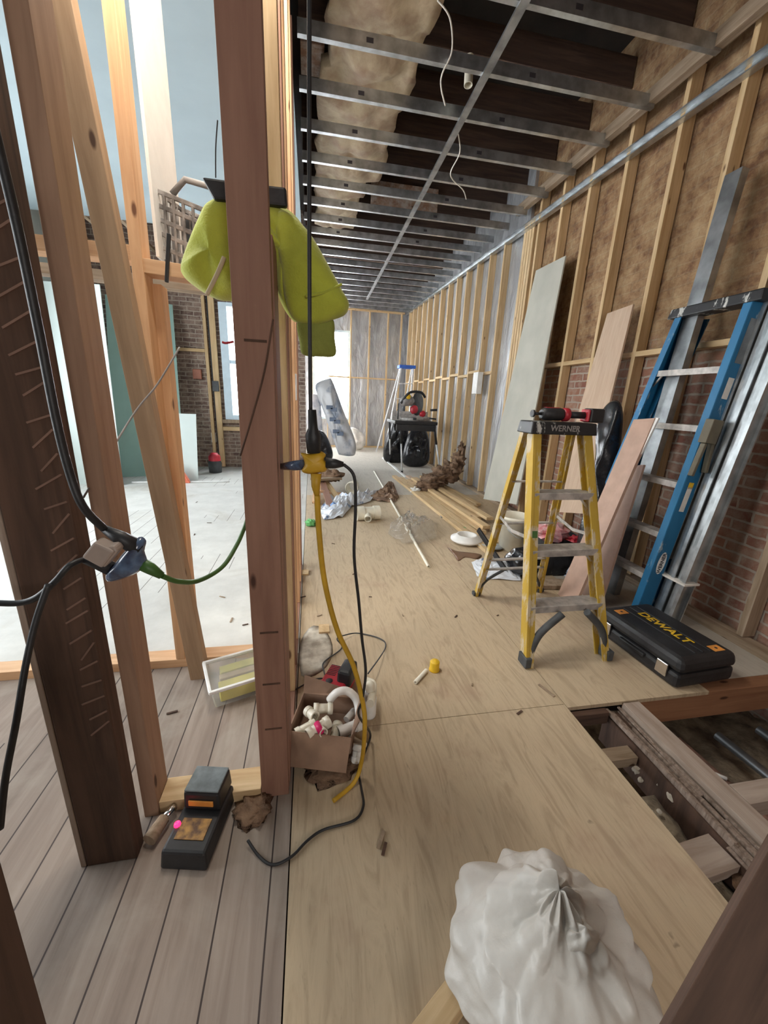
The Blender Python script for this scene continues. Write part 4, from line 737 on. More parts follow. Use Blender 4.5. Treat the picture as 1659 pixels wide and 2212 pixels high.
board('nailer', (1.13, 1.235, -.05), (1.32, 1.235, -.05), .06, .03, 'oldwood', (0, 1, 0), 'dark timber under the plywood corner of the floor opening', 'joist')
board('cross_block', (1.13, 1.07, -.10), (1.32, 1.07, -.10), .045, .06, 'rough', (0, 1, 0), 'splintered cross block between plywood and old joist, far end of the opening', 'block')
board('cross_block', (1.13, .675, -.09), (1.32, .69, -.09), .04, .10, 'dirtyjoist', (0, 1, 0), 'wide dusty cross block near the lower end of the floor opening', 'block')
board('cross_block', (1.50, .80, -.04), (2.6, .80, -.04), .07, .075, 'dirtyjoist', (0, 1, 0), 'dusty cross timber right of the long joist in the floor opening', 'joist')
board('cross_block', (1.50, .45, -.06), (2.6, .42, -.06), .10, .09, 'joist', (0, 1, 0), 'orange-brown cross timber at the right edge of the floor opening', 'joist')
for i, (x, y0, y1) in enumerate(((1.78, 1.24, .2), (2.02, 1.24, .3), (2.28, 1.24, .3))):
    tag(MB().tube([(x, y0, -.27), (x + .05, y1, -.27)], .022, 12).build('old_pipe', ['pipe_red', 'steel_old', 'steel_old'][i]), ['rusty reddish pipe deep in the floor opening', 'grey pipe in the floor opening, middle one', 'grey pipe in the floor opening nearest the wall'][i], 'pipe')
tag(MB().tube([P(1545, 1672, Z=-.24), P(1570, 1682, Z=-.24)], .008, 8).build('white_stick', 'white'), 'small white stick lying deep in the floor opening', 'stick')
for i in range(26):
    x = random.uniform(1.15, 1.36); y = random.uniform(.45, 1.05)
    tag(MB().blob((x, y, -.13 + random.uniform(-.01, .03)), random.uniform(.008, .02), (1, 1, .8), .6, 3, i, 8, False).build('rubble_chunk', 'pebble'), 'pale lump of rubble under the edge of the floor opening', 'rubble', 'pale rubble lumps in the floor opening')
heap('insulation_clump', (1.33, .50, -.12), .12, 'brown fibrous insulation clump at the near end of the floor opening', sq=(1.0, .9, .5), seed=9, fz=-.30)
# ================================================================== TOOL CASE
tcs = thing('tool_case', (1.88, 1.56, 0), 'black hard tool case with yellow lettering lying at the edge of the floor opening', 'tool case')
tcx, tcy = 1.90, 1.56; cu = Vector((-.06, 1, 0)).normalized(); cv = Vector((-cu.y, cu.x, 0)); cc = Vector((tcx, tcy, 0))
obox(MB(), cc, cu, .53, .37, .002, .082, .99).build('case_bottom', 'black', tcs, .02)
lid_ = obox(MB(), cc, cu, .54, .375, .086, .160, .94).build('case_lid', 'black', tcs, .025)
for k in range(3): obox(MB(), cc + cv * (-.05 + .05 * k), cu, .44, .012, .158, .1645).build('lid_rib', 'black', lid_, .002)
for s_ in (-1, 1):
    obox(MB(), cc + cv * .190 + cu * s_ * .18, cu, .06, .012, .035, .105).build('latch', 'chrome', tcs, .004)
    cpt = cc + cv * .11 * s_ * 0 - cv * 0.11 * 1 + cu * s_ * .19
for (a, b_) in ((.185, .10), (-.205, -.10)):
    pp = cc + cu * a + cv * b_; obox(MB(), pp, cu, .045, .065, .158, .1615).build('orange_sticker', 'orangelabel', lid_); MB().lathe(pp + Vector((0, 0, .1616)), [(.007, 0), (.007, .001), (0, .001)], 12).build('sticker_hole', 'mark', lid_)
text('lettering', 'DEWALT', .075, 'yellow', frame(cc + Vector((0, 0, .1652)), -cu, -cv), lid_)
obox(MB(), cc + cv * .19, cu, .16, .02, .055, .075).build('carry_handle', 'black', tcs, .005)
# ================================================================== YELLOW STEP LADDER
def stepladder(fl, fr, bl_, br_, tl, tr, name, label, rail, steps, cat='ladder', capmat='capblack', braces=True, stepmat='alu', depthcap=.15, logo=None, rw=.07, rd=.036):
    fl, fr, bl_, br_, tl, tr = map(Vector, (fl, fr, bl_, br_, tl, tr)); T = thing(name, (fl + fr + bl_ + br_) / 4, label, cat)
    u = (tr - tl).normalized(); fwd = ((bl_ + br_) / 2 - (fl + fr) / 2); fwd.z = 0; fwd.normalize(); bt0, bt1 = tl + fwd * depthcap * .75 - u * -.012, tr + fwd * depthcap * .75 - u * .012
    for a, t_, nm, s_ in ((fl, tl, 'front_rail', 1), (fr, tr, 'front_rail', -1)):
        b = MB().bar(a, t_, rd * .35, rw, fwd); b.bar(a + u * s_ * rd / 2 + fwd * -rw / 2 * 0 - fwd * (rw / 2 - .002), t_ + u * s_ * rd / 2 - fwd * (rw / 2 - .002), rd, .004, fwd); b.bar(a + u * s_ * rd / 2 + fwd * (rw / 2 - .002), t_ + u * s_ * rd / 2 + fwd * (rw / 2 - .002), rd, .004, fwd); b.build(nm, rail, T)
    for a, t_, s_ in ((bl_, bt0, 1), (br_, bt1, -1)):
        b = MB().bar(a, t_, rd * .5, rw * .55, fwd).bar(a + u * s_ * rd / 2, t_ + u * s_ * rd / 2, rd, .005, fwd); b.build('rear_rail', rail, T)
    h = tl.z
    for i, z in enumerate(steps):
        k = z / h; a = fl.lerp(tl, k) + u * .012; c_ = fr.lerp(tr, k) - u * .012
        b = MB().bar(a + fwd * .01, c_ + fwd * .01, .095, .004, (0, 0, 1)); b.bar(a - fwd * .036 - Vector((0, 0, .016)), c_ - fwd * .036 - Vector((0, 0, .016)), .004, .034, (0, 0, 1)); b.bar(a + fwd * .056 - Vector((0, 0, .012)), c_ + fwd * .056 - Vector((0, 0, .012)), .004, .026, (0, 0, 1)); b.build('step', stepmat, T, .001)
        if braces:
            for s_, e in ((1, a), (-1, c_)): MB().tube([e - Vector((0, 0, .08)), e + u * s_ * .05 - Vector((0, 0, .03))], .006, 6).build('step_brace', stepmat, T)
            ra = bl_.lerp(bt0, k); rb = br_.lerp(bt1, k)
            MB().bar(ra, rb, .03, .008, (0, 0, 1)).build('rear_crossbar', stepmat, T)
    m = MB(); q0 = tl - u * .02 - fwd * .04; q1 = tr + u * .02 - fwd * .04; q2 = q1 + fwd * depthcap; q3 = q0 + fwd * depthcap
    zz = Vector((0, 0, .06)); m.hexa([q0 - u * .008 - fwd * .008, q1 + u * .008 - fwd * .008, q2 + u * .008 + fwd * .008, q3 - u * .008 + fwd * .008, q0 + zz, q1 + zz, q2 + zz, q3 + zz]); m.build('top_cap', capmat, T, .006)
    if logo: text('cap_logo', logo, .040, 'greyplastic', frame((q0 + q1) / 2 - fwd * .0065 + Vector((0, 0, .03)), u, Vector((0, 0, 1))), T)
    return T, u, fwd, bt0, bt1
YL = dict(fl=P(1132, 1436, Z=0), fr=P(1306, 1420, Z=0), bl_=P(1028, 1286, Z=0), br_=P(1165, 1278, Z=0))
tl_, tr_ = P(1148, 938, Y=YL['fl'].y + .25), P(1268, 938, Y=YL['fl'].y + .25)
tr_.z = tl_.z = (tl_.z + tr_.z) / 2
T, u_, fwd_, b0, b1 = stepladder(**YL, tl=tl_, tr=tr_, name='step_ladder', label='yellow fibreglass step ladder with three steps standing on the plywood', rail='fibyellow', steps=[.315, .60, .885], logo='WERNER')
for a, s_ in ((YL['fl'], 1), (YL['fr'], -1)):
    MB().bar(a + Vector((0, 0, .004)), a + Vector((0, 0, .06)), .034, .078, (0, 1, 0)).build('foot', 'darkgrey', T, .004)
    MB().tube(smooth_path([a + Vector((0, 0, .06)) + u_ * s_ * .02, a + u_ * s_ * .06 + Vector((0, 0, .18)), a + u_ * s_ * .17 + Vector((0, 0, .290))]), .019, 8).build('curved_brace', 'darkgrey', T)
for a, b_, s_ in ((YL['bl_'], b0, 1), (YL['br_'], b1, -1)):
    MB().bar(a + Vector((0, 0, .003)), a + Vector((0, 0, .03)), .05, .04, (0, 1, 0)).build('foot', 'darkgrey', T, .004)
    MB().tube(smooth_path([a.lerp(b_, .05) + u_ * s_ * .01, a.lerp(b_, .12) + u_ * s_ * .05, a.lerp(b_, .19) + u_ * s_ * .15]), .010, 8).build('rear_brace', 'darkgrey', T)
MB().bar(YL['bl_'].lerp(b0, .2), YL['br_'].lerp(b1, .2), .03, .006, (0, 0, 1)).build('rear_crossbar', 'alu', T)
for a0, t0, a1, t1 in ((YL['fl'], tl_, YL['bl_'], b0), (YL['fr'], tr_, YL['br_'], b1)):
    p, q_ = a0.lerp(t0, .56), a1.lerp(t1, .56); m_ = (p + q_) / 2 - Vector((0, 0, .03)); MB().bar(p, m_, .018, .004, (1, 0, 0)).bar(m_, q_, .018, .004, (1, 0, 0)).build('spreader_bar', 'alu', T)
pt = YL['fl'].lerp(tl_, .57) - fwd_ * .040 + u_ * .016; MB().bar(pt, pt + (tl_ - YL['fl']).normalized() * .035, .026, .002, fwd_).build('green_tape', 'green', T)
# power tool on its cap
ct0 = (tl_ + tr_) / 2 + Vector((0, 0, .062)) + fwd_ * .0; gl = ct0 - u_ * .17; 
pg = thing('cordless_tool', ct0, 'red and black cordless grease-gun style tool lying on the yellow ladder cap', 'power tool')
z_ = Vector((0, 0, .035))
MB().tube([gl + z_, gl + u_ * .01 + z_], .018, 12).tube([gl + u_ * .01 + z_, gl + u_ * .05 + z_], .007, 8).build('chuck', 'black', pg)
MB().tube([gl + u_ * .05 + z_, gl + u_ * .07 + z_, gl + u_ * .15 + z_, gl + u_ * .17 + z_], [.022, .032, .032, .026], 14).build('head', 'black', pg)
MB().tube([gl + u_ * .165 + z_, gl + u_ * .172 + z_, gl + u_ * .195 + z_, gl + u_ * .20 + z_], [.026, .033, .033, .024], 14).build('red_collar', 'red', pg)
MB().tube([gl + u_ * .20 + z_, gl + u_ * .29 + z_], .017, 12).build('grip', 'black', pg)
MB().bar(gl + u_ * .29 + z_, gl + u_ * .305 + z_, .06, .06).build('red_base', 'red', pg, .006)
MB().bar(gl + u_ * .305 + z_ * 1.02, gl + u_ * .385 + z_ * 1.02, .07, .066).build('battery', 'black', pg, .008)
MB().bar(gl + u_ * .07 + z_ + Vector((0, 0, .030)), gl + u_ * .14 + z_ + Vector((0, 0, .030)), .02, .006, (0, 0, 1)).build('red_stripe', 'red', pg)
# ================================================================== BLUE LADDER LEANING
bt_ = thing('step_ladder', (2.25, 2.1, 0), 'blue fibreglass step ladder folded and leaning against the right wall', 'ladder')
TN, TFr = Vector((2.36, 1.90, 1.90)), Vector((2.36, 2.36, 1.90)); BN, BF = Vector((2.13, 1.92, 0.0)), Vector((2.13, 2.62, 0.0))
UL = Vector((0, 1, 0))
def rail(a, b_, s_, nm, back=0.0, w=.095, mat='fibblue'):
    d = (b_ - a).normalized(); n_ = d.cross(UL).normalized()   # facing direction
    n_ = Vector((-1, 0, .13)).normalized()
    off = -n_ * back
    m = MB().bar(a + off, b_ + off, .006, w, n_).bar(a + off + UL * s_ * .022 + n_ * (w / 2), b_ + off + UL * s_ * .022 + n_ * (w / 2), .046, .005, n_).bar(a + off + UL * s_ * .022 - n_ * (w / 2), b_ + off + UL * s_ * .022 - n_ * (w / 2), .046, .005, n_)
    return m.build(nm, mat, bt_)
near_rail = rail(BN, TN, 1, 'front_rail'); rail(BF, TFr, -1, 'front_rail')
sh = Vector((0, .03, 0)); rail(BN + sh + Vector((0, 0, .05)), TN + sh, 1, 'rear_rail', .10, .06); rail(BF - sh + Vector((0, 0, .05)), TFr - sh, -1, 'rear_rail', .10, .06)
for k, z in enumerate((.285, .57, .89, 1.23, 1.56)):
    f_ = z / 1.9; a = BN.lerp(TN, f_) + Vector((0, .01, 0)); c_ = BF.lerp(TFr, f_) - Vector((0, .01, 0))
    MB().bar(a - Vector((.01, 0, 0)), c_ - Vector((.01, 0, 0)), .008, .075, (1, 0, 0)).bar(a - Vector((.045, 0, .014)), c_ - Vector((.045, 0, .014)), .036, .005, (1, 0, 0)).build('step', 'alu', bt_, .001)
    MB().tube([a - Vector((.03, 0, .09)), a + Vector((-.03, .07, -.01))], .007, 6).tube([c_ - Vector((.03, 0, .09)), c_ + Vector((-.03, -.07, -.01))], .007, 6).build('step_brace', 'alu', bt_)
MB().hexa([(2.30, 1.85, 1.885), (2.42, 1.85, 1.885), (2.42, 2.42, 1.885), (2.30, 2.42, 1.885), (2.31, 1.86, 1.945), (2.41, 1.86, 1.945), (2.41, 2.41, 1.945), (2.31, 2.41, 1.945)]).build('top_cap', 'capblack', bt_, .008)
def on_rail(f0, f1, w, mat, nm, t=.001, yo=0, web=True):
    a, b_ = BN.lerp(TN, f0), BN.lerp(TN, f1); n_ = Vector((0, -1, 0))
    return MB().bar(a + Vector((yo, -.0045, 0)), b_ + Vector((yo, -.0045, 0)), w, t, (0, 1, 0)).build(nm, mat, near_rail)
on_rail(.83, .95, .045, 'steel_old', 'sticker'); on_rail(.73, .79, .04, 'paper', 'sticker'); on_rail(.38, .46, .035, 'paper', 'sticker'); on_rail(.455, .475, .034, 'yellow', 'yellow_sticker')
pa = BN.lerp(TN, .20) + Vector((0, -.006, 0)); dr = (TN - BN).normalized()
ov = MB(); ov.v = []; n_ = 28; sx_ = Vector((1, 0, -.12)).normalized()
ring = [pa + dr * .075 * math.cos(2 * math.pi * i / n_) + sx_ * .028 * math.sin(2 * math.pi * i / n_) for i in range(n_)]
ov.add(ring + [p + Vector((0, .001, 0)) for p in ring], [tuple(range(n_))] + [(i, (i + 1) % n_, n_ + (i + 1) % n_, n_ + i) for i in range(n_)]); ov.build('oval_logo', 'white', near_rail)
text('logo_lettering', 'WERNER', .034, 'mark', frame(pa - Vector((0, .0015, 0)), dr, -sx_), near_rail)
# rubber clamp hanging on rail
tag(MB().bar(BN.lerp(TN, .60) + Vector((-.035, -.03, 0)), BN.lerp(TN, .67) + Vector((-.035, -.03, 0)), .075, .05).bar(BN.lerp(TN, .60) + Vector((-.05, -.03, 0)), BN.lerp(TN, .50) + Vector((-.06, -.03, 0)), .02, .03).bar(BN.lerp(TN, .60) + Vector((-.0, -.03, 0)), BN.lerp(TN, .51) + Vector((.03, -.03, 0)), .02, .03).build('clamp', plain('khaki_metal', (.14, .12, .08), .6), bevel=.004), 'khaki clamp gripping the near rail of the blue ladder', 'clamp')
# ================================================================== LEANING BOARDS AND STEEL
def lean4(name, px_top, px_bot, Xt, Xb, th, mat, label, cat='panel'):
    t0, t1 = P(*px_top[0], X=Xt), P(*px_top[1], X=Xt); b0_, b1_ = P(*px_bot[0], X=Xb), P(*px_bot[1], X=Xb)
    return tag(MB().slab([b0_, b1_, t1, t0], th).build(name, mat), label, cat)
lean4('cement_board', ((1160, 585), (1224, 553)), ((1046, 1078), (1118, 1090)), 2.44, 2.21, .013, 'board_grey', 'tall grey board leaning against the studs behind the yellow ladder')
lean4('plywood_strip', ((1315, 678), (1371, 658)), ((1190, 1105), (1262, 1110)), 2.46, 2.28, .015, 'ply', 'light brown plywood strip leaning against the studs right of the grey board')
lean4('shelf_board', ((1374, 908), (1420, 905)), ((1190, 1330), (1235, 1335)), 2.10, 1.72, .018, 'melamine', 'long brown board with a worn white edge leaning against the blue ladder')
w0, w1_ = P(1421, 903, X=2.095), P(1228, 1300, X=1.755); MB().bar(w1_, w0, .012, .022, (0, 1, 0)).build('worn_edge', 'white', bpy.data.objects['shelf_board'])
lean4('shelf_board', ((1345, 1010), (1395, 1005)), ((1240, 1300), (1300, 1310)), 2.16, 1.95, .016, 'melamine', 'shorter brown board leaning behind the long white-edged board')
chan('steel_stud', P(1318, 1290, X=2.20), P(1592, 372, X=2.45), .05, .10, (0, 1, .2), 'single tall steel stud rising behind the blue ladder', 'steel stud', mat='steel_old')
for i in range(7):
    y = 1.74 + .026 * i; x = 2.44 - .008 * i
    chan('steel_stud', (2.24 + .012 * (i % 3), y + .05, .02), (2.47 - .004 * (i % 2), y - .03 , 2.45 - .07 * (i % 3)), .022, .085, (1, 0, 0), 'galvanised stud in the banded bundle right of the blue ladder, %s from the camera' % ORD[i], 'steel stud', 'bundled steel studs right of the blue ladder', mat='steel')
tag(MB().bar((2.262, 1.755, .30), (2.262, 2.00, .30), .11, .012, (0, 0, 1)).build('strap', 'paper'), 'pale strap round the bottom of the steel stud bundle', 'strap')
# white tape around post s0
# black bag/level case behind yellow ladder
kb = MB().puff([P(1318, 862, X=2.30), P(1345, 870, X=2.30), P(1338, 960, X=2.28), P(1318, 1060, X=2.2), P(1300, 1180, X=2.05), P(1240, 1230, X=1.98), P(1262, 1120, X=2.1), P(1290, 1000, X=2.2), P(1296, 900, X=2.28)], (-1, 0, .1), .05, .02, 3, 10, 3, wr=.03)
tag(kb.build('black_bag', 'blackbag', subd=1), 'tall black plastic bag slumped between the yellow and the blue ladders', 'bag')
# ================================================================== MIDDLE FLOOR THINGS
for i in range(8):
    x = 1.46 + .084 * i; z = .02 if i % 2 == 0 else .022; e = .18 * (i % 3)
    board('lumber', (x + .12, 3.05 + .25 * i - .15 * (i % 2), .022), (x - .03, 6.6 - e, .022), .074, .038, 'pine' if i != 3 else 'ply', (0, 0, 1), f'long softwood board lying on the floor behind the yellow ladder, {ORD[i]} from the walkway', 'board', 'lumber stack along the right side')
board('lumber', (1.80, 3.6, .062), (1.68, 6.2, .062), .085, .036, 'pine', (0, 0, 1), 'softwood board lying on top of the lumber stack, left one', 'board')
board('lumber', (1.98, 3.9, .062), (1.84, 6.1, .062), .085, .036, 'pine', (0, 0, 1), 'softwood board lying on top of the lumber stack, right one', 'board')
ib_ = MB()
for k, (c_, r_, q_) in enumerate((((1.68, 5.45, .11), .12, (1.3, 1, .6)), ((1.82, 5.6, .15), .15, (1.2, 1.1, .7)), ((2.0, 5.7, .20), .15, (1.2, 1, .8)), ((2.18, 5.8, .28), .15, (1, 1, .9)), ((2.32, 5.9, .42), .12, (.8, 1, 1.2)), ((2.38, 5.95, .58), .07, (.7, 1, 1.5)))):
    ib_.blob(c_, r_, q_, .9, 3.5, k, 22)
tag(ib_.build('insulation_bundle', 'brown_ins'), 'brown mineral wool bundle draped over the far end of the lumber', 'insulation')
heap('torn_paper', (1.52, 5.45, .03), .09, 'pale torn facing at the end of the brown mineral wool', 'paper', (.8, 1.2, .5), 4)
rod = tag(MB().pipe(P(808, 1018, Z=.5) * 0 + P(808, 1018, Z=.015), P(926, 1224, Z=.014), .013).build('pvc_pipe', 'pvc'), 'long thin cream pipe lying along the middle of the floor', 'pipe')
wy = thing('pipe_wye', P(793, 1115, Z=0), 'large cream pipe tee lying on the plywood', 'pipe fitting')
c = P(795, 1108, Z=.08); d = Vector((1, .12, 0)).normalized()
MB().pipe(c - d * .12, c + d * .12, .070, .006, 24).pipe(c - d * .13, c - d * .05, .079, .006, 24).pipe(c + d * .06, c + d * .13, .079, .006, 24).build('run', 'pvc', wy); MB().pipe(c, c + Vector((-.02, -.14, -.03)), .038, .005, 20).build('branch', 'pvc', wy)
c = P(762, 1052, Z=.08); tag(MB().pipe(c - Vector((.02, .05, 0)), c + Vector((.03, .09, 0)), (.078), .007, 24).pipe(c - Vector((.025, .062, 0)), c - Vector((.015, .03, 0)), .092, .010, 24).build('pipe_coupling', 'pvc'), 'round cream pipe coupling with its mouth to the camera, beside the scrap lumber', 'pipe fitting')
def crumple(name, px, z, h, mat, label, cat, seed, folds=.6, Z=0.0):
    pts = [P(a, b_, Z=Z) for a, b_ in px]; cen = sum(pts, Vector()) / len(pts); n0 = len(pts); R_ = 12; m = MB(); seg = n0 * 4; out = []
    for i in range(n0):
        for j in range(4): out.append(pts[i].lerp(pts[(i + 1) % n0], j / 4))
    for r in range(R_ + 1):
        for i, p in enumerate(out):
            q_ = cen + (p - cen) * (r / R_); e = (1 - (r / R_) ** 2)
            m.v.append(Vector((q_.x, q_.y, Z + .003 + h * e * (.55 + folds * noise.noise(Vector((q_.x * 14, q_.y * 14, seed)))) + h * .35 * abs(noise.noise(Vector((q_.x * 30, q_.y * 30, seed + 5))))))); 
    for r in range(R_):
        for i in range(seg): m.f.append((r * seg + i, r * seg + (i + 1) % seg, (r + 1) * seg + (i + 1) % seg, (r + 1) * seg + i)); m.sm.append(False)
    return tag(m.build(name, mat), label, cat)
crumple('plastic_wrapper', [(690, 1105), (712, 1070), (735, 1085), (790, 1068), (820, 1060), (800, 1085), (760, 1095), (740, 1118), (700, 1125)], 0, .15, 'bluefilm', 'crumpled white and blue plastic wrapper beside the pipe tee', 'wrapper', 1)
crumple('clear_plastic', [(838, 1155), (845, 1130), (880, 1110), (890, 1128), (925, 1122), (946, 1135), (942, 1165), (905, 1178), (870, 1176)], 0, .17, 'clear', 'crumpled clear plastic sheet around the thin cream pipe', 'plastic sheet', 2)
crumple('torn_paper', [(820, 1062), (840, 1040), (850, 1045), (862, 1075), (852, 1086), (825, 1085), (795, 1078)], 0, .12, 'brown_ins', 'torn brown paper standing up beside the blue and white wrapper', 'paper scrap', 3)
crumple('poly_bag', [(1018, 1215), (1040, 1207), (1118, 1215), (1125, 1256), (1060, 1252), (1030, 1246)], 0, .05, 'bluefilm', 'white plastic bag with blue print lying under the yellow ladder', 'bag', 6)
crumple('green_wrapper', [(990, 1148), (1002, 1140), (1022, 1140), (1018, 1149), (1000, 1152)], 0, .05, 'greenlight', 'crumpled green plastic strip beside the drain flange', 'wrapper', 7)
crumple('paper_scrap', [(1062, 1142), (1118, 1110), (1130, 1150), (1100, 1165)], 0, .08, 'paper', 'white paper sheet standing among the clutter under the yellow ladder', 'paper scrap', 8)
heap('green_bottle', P(672, 1130, Z=.03), .05, 'small green crumpled bottle by the foot of the partition', 'greenlight', (1, 1, .7), 3, 'bottle', None)
fg = thing('drain_flange', P(1005, 1172, Z=0), 'round white drain flange lying on a brown stain on the plywood', 'flange')
c = P(1007, 1172, Z=0); MB().lathe(c, [(0, .012), (.12, .012), (.155, .03), (.155, .05), (.115, .056), (.10, .085), (.08, .085), (.07, .03), (0, .026)], 28).build('flange_ring', 'whitepvc', fg)
tag(MB().lathe(P(1058, 1183, Z=0) + Vector((0, 0, .02)), [(0, 0), (.12, 0), (.122, .006), (.09, .014), (0, .016)], 26, (.08, .05, 1)).build('lid', plain('blue_grey_lid', (.36, .40, .42), .6)), 'blue-grey round lid lying beside the drain flange', 'lid')
tag(MB().puff([P(a, b_, Z=.0015) for a, b_ in ((966, 1182), (985, 1190), (1010, 1193), (1040, 1198), (1032, 1208), (1005, 1204), (990, 1212), (980, 1198))], (0, 0, 1), .001, 0, 3, 4).build('water_stain', plain('brown_stain', (.16, .08, .04), .4)), 'brown wet stain on the plywood in front of the drain flange', 'stain')
bk = thing('bucket', P(1110, 1165, Z=0), 'cream plastic bucket behind the left legs of the yellow ladder', 'bucket')
c = Vector((1.86, 3.16, 0.0)); MB().lathe(c, [(0, .002), (.12, .002), (.145, .30), (.152, .30), (.152, .33), (.14, .33), (.115, .02), (0, .02)], 28).build('bucket_body', 'pvc', bk)
MB().tube(smooth_path([c + Vector((-.15, 0, .28)), c + Vector((-.06, -.15, .17)), c + Vector((.06, -.15, .17)), c + Vector((.15, 0, .28))]), .004, 6).build('wire_handle', 'steel', bk)
cbx = thing('black_crate', (2.1, 3.0, 0), 'open black plastic crate of clutter behind the yellow ladder', 'crate')
m = MB(); x0, x1, y0, y1 = 1.84, 2.24, 2.56, 2.94
m.box(x0, x1, y0, y0 + .01, .002, .26).box(x0, x1, y1 - .01, y1, .002, .26).box(x0, x0 + .01, y0 + .01, y1 - .01, .002, .26).box(x1 - .01, x1, y0 + .01, y1 - .01, .002, .26).box(x0 + .01, x1 - .01, y0 + .01, y1 - .01, .002, .012)
m.build('crate_body', 'black', cbx, .003)
tag(MB().blob((1.98, 2.80, .28), .11, (1.5, 1, .75), .5, 4, 8, 18, False).build('pink_package', 'pinkpack'), 'pink plastic package on top of the black crate', 'package')
tag(MB().blob((2.15, 2.68, .26), .05, (1.5, 1, .6), .5, 4, 3, 14, False).build('red_package', 'red'), 'small red package at the right corner of the black crate', 'package')
tag(MB().blob((1.66, 2.62, .10), .13, (1, 1.2, .85), .5, 3, 5, 22, flatz=.002).build('black_bag', 'blackbag', subd=1), 'low black plastic bag on the floor behind the yellow ladder', 'bag')
tag(MB().bar((1.40, 2.95, .27), (1.52, 2.62, .03), .05, .02, (1, 0, 0)).build('black_strip', 'black', bevel=.004), 'black plastic strip leaning behind the left legs of the yellow ladder', 'strip')
tag(MB().bar((1.62, 2.40, .02), (1.95, 2.36, .02), .03, .12, (0, 1, 0)).build('wood_scrap', 'rough'), 'short brown wood scrap behind the yellow ladder feet', 'board')
tag(MB().blob((2.02, 2.42, .06), .08, (1.2, 1, .7), .6, 4, 11, 16, False, flatz=.002).build('crumpled_foil', 'silverfilm'), 'crumpled grey plastic at the foot of the blue ladder', 'plastic sheet')
for i, (a, b_, s_) in enumerate((((912, 1062), (922, 1082), 1), ((934, 1090), (956, 1118), .5))):
    tag(MB().bar(P(*a, Z=.012), P(*b_, Z=.012), .05 * s_, .015, (0, 0, 1)).build('scrap_strip', 'oldwood' if i == 0 else 'steel_old'), ['short black strip on the walkway beside the lumber stack', 'thin grey strip on the walkway beside the lumber stack'][i], 'strip')
# scrap lumber left
sl = [((690, 1030, .0), (728, 1100, .0)), ((712, 1020, .0), (722, 1095, .0)), ((700, 1040, .0), (740, 1090, .0))]
for i, (p0, p1, w, m_) in enumerate((((.05, 4.75, .04), (.12, 6.2, .30), .10, 'orange'), ((.22, 4.55, .03), (.10, 5.9, .25), .08, 'fir'), ((.36, 4.70, .03), (.10, 6.0, .22), .07, 'pine'), ((.02, 5.0, .14), (.45, 5.2, .03), .09, 'orange'), ((.0, 5.3, .22), (.40, 5.5, .20), .11, 'rough'))):
    board('scrap_board', p0, p1, w, .03, m_, (0, 0, 1), ['orange scrap board leaning nearest the partition', 'brown scrap board crossing the pile beside the partition', 'pale scrap board slanting toward the pipe coupling', 'short orange scrap piece across the bottom of the pile', 'rough flat scrap board at the back of the pile'][i], 'board', 'scrap lumber beside the partition')
tag(MB().blob((.28, 5.6, .22), .13, (1.2, 1, .6), .8, 4, 6, 18).build('insulation_clump', 'brown_ins'), 'brown insulation clump on the scrap lumber pile', 'insulation')
tag(MB().box(1.62, 1.66, 6.6, 8.9, .001, .02).build('floor_track', 'white'), 'pale steel track lying on the floor beside the saw stand', 'track')
# ================================================================== MITER SAW ON STAND
st = thing('saw_stand', (1.75, 7.2, 0), 'black-topped folding stand with four metal legs holding the miter saw', 'stand')
Yt = 7.15
tl0, tr0 = P(852, 912, Y=6.85), P(944, 912, Y=6.85); zt_ = tl0.z
MB().box(tl0.x, tr0.x, 6.80, 7.55, zt_ - .03, zt_ + .025).build('table_top', 'black', st, .01)
MB().box(tl0.x + .03, tr0.x - .03, 6.79, 6.83, zt_ - .14, zt_ - .03).build('apron', 'black', st, .005)
for a, x_, y_ in ((P(868, 1022, Z=0), tl0.x + .12, 6.86), (P(843, 998, Z=0), tl0.x + .04, 7.5), (Vector((2.40, 6.95, 0)), tr0.x - .05, 6.86), (P(914, 985, Z=0), tr0.x - .25, 7.5)):
    t = Vector((x_, y_, zt_ - .03)); mid = t.lerp(a, .38)
    l = MB().tube([t, mid], .022, 8).build('leg', 'black', st); MB().tube([mid, a + Vector((0, 0, .02))], .016, 8).build('leg_tube', 'brightalu', l); MB().tube([a + Vector((0, 0, .05)), a], .022, 8).build('rubber_foot', 'black', l)
zs = zt_ + .026; sx0 = (tl0.x + tr0.x) / 2 - .02
sw = thing('miter_saw', (sx0, 7.15, zs), 'miter saw with red and yellow details standing on the folding stand', 'saw')
MB().lathe((sx0, 7.1, zs), [(0, 0), (.22, 0), (.22, .05), (.20, .06), (0, .06)], 24).box(sx0 - .36, sx0 + .36, 7.12, 7.24, zs, zs + .07).build('turntable', 'alu', sw)
MB().box(sx0 - .34, sx0 + .34, 7.22, 7.25, zs + .07, zs + .16).build('fence', 'alu', sw)
MB().box(sx0 - .03, sx0 + .03, 6.86, 7.1, zs + .02, zs + .06).build('miter_arm', 'darkgrey', sw, .008)
d_ = (.95, -.3, 0)
MB().lathe((sx0 + .10, 7.12, zs + .30), [(0, -.02), (.20, -.02), (.21, 0), (.20, .02), (0, .02)], 32, (1, -.9, 0)).build('blade_guard', 'darkgrey', sw)
MB().lathe((sx0 + .085, 7.105, zs + .27), [(0, -.03), (.14, -.03), (.14, -.022), (0, -.022)], 32, (1, -.9, 0)).build('blade', 'chrome', sw)
MB().lathe((sx0 - .12, 7.0, zs + .34), [(0, -.12), (.06, -.12), (.085, -.09), (.085, .07), (.06, .11), (0, .11)], 20, (1, .3, .1)).build('motor', 'greyplastic', sw)
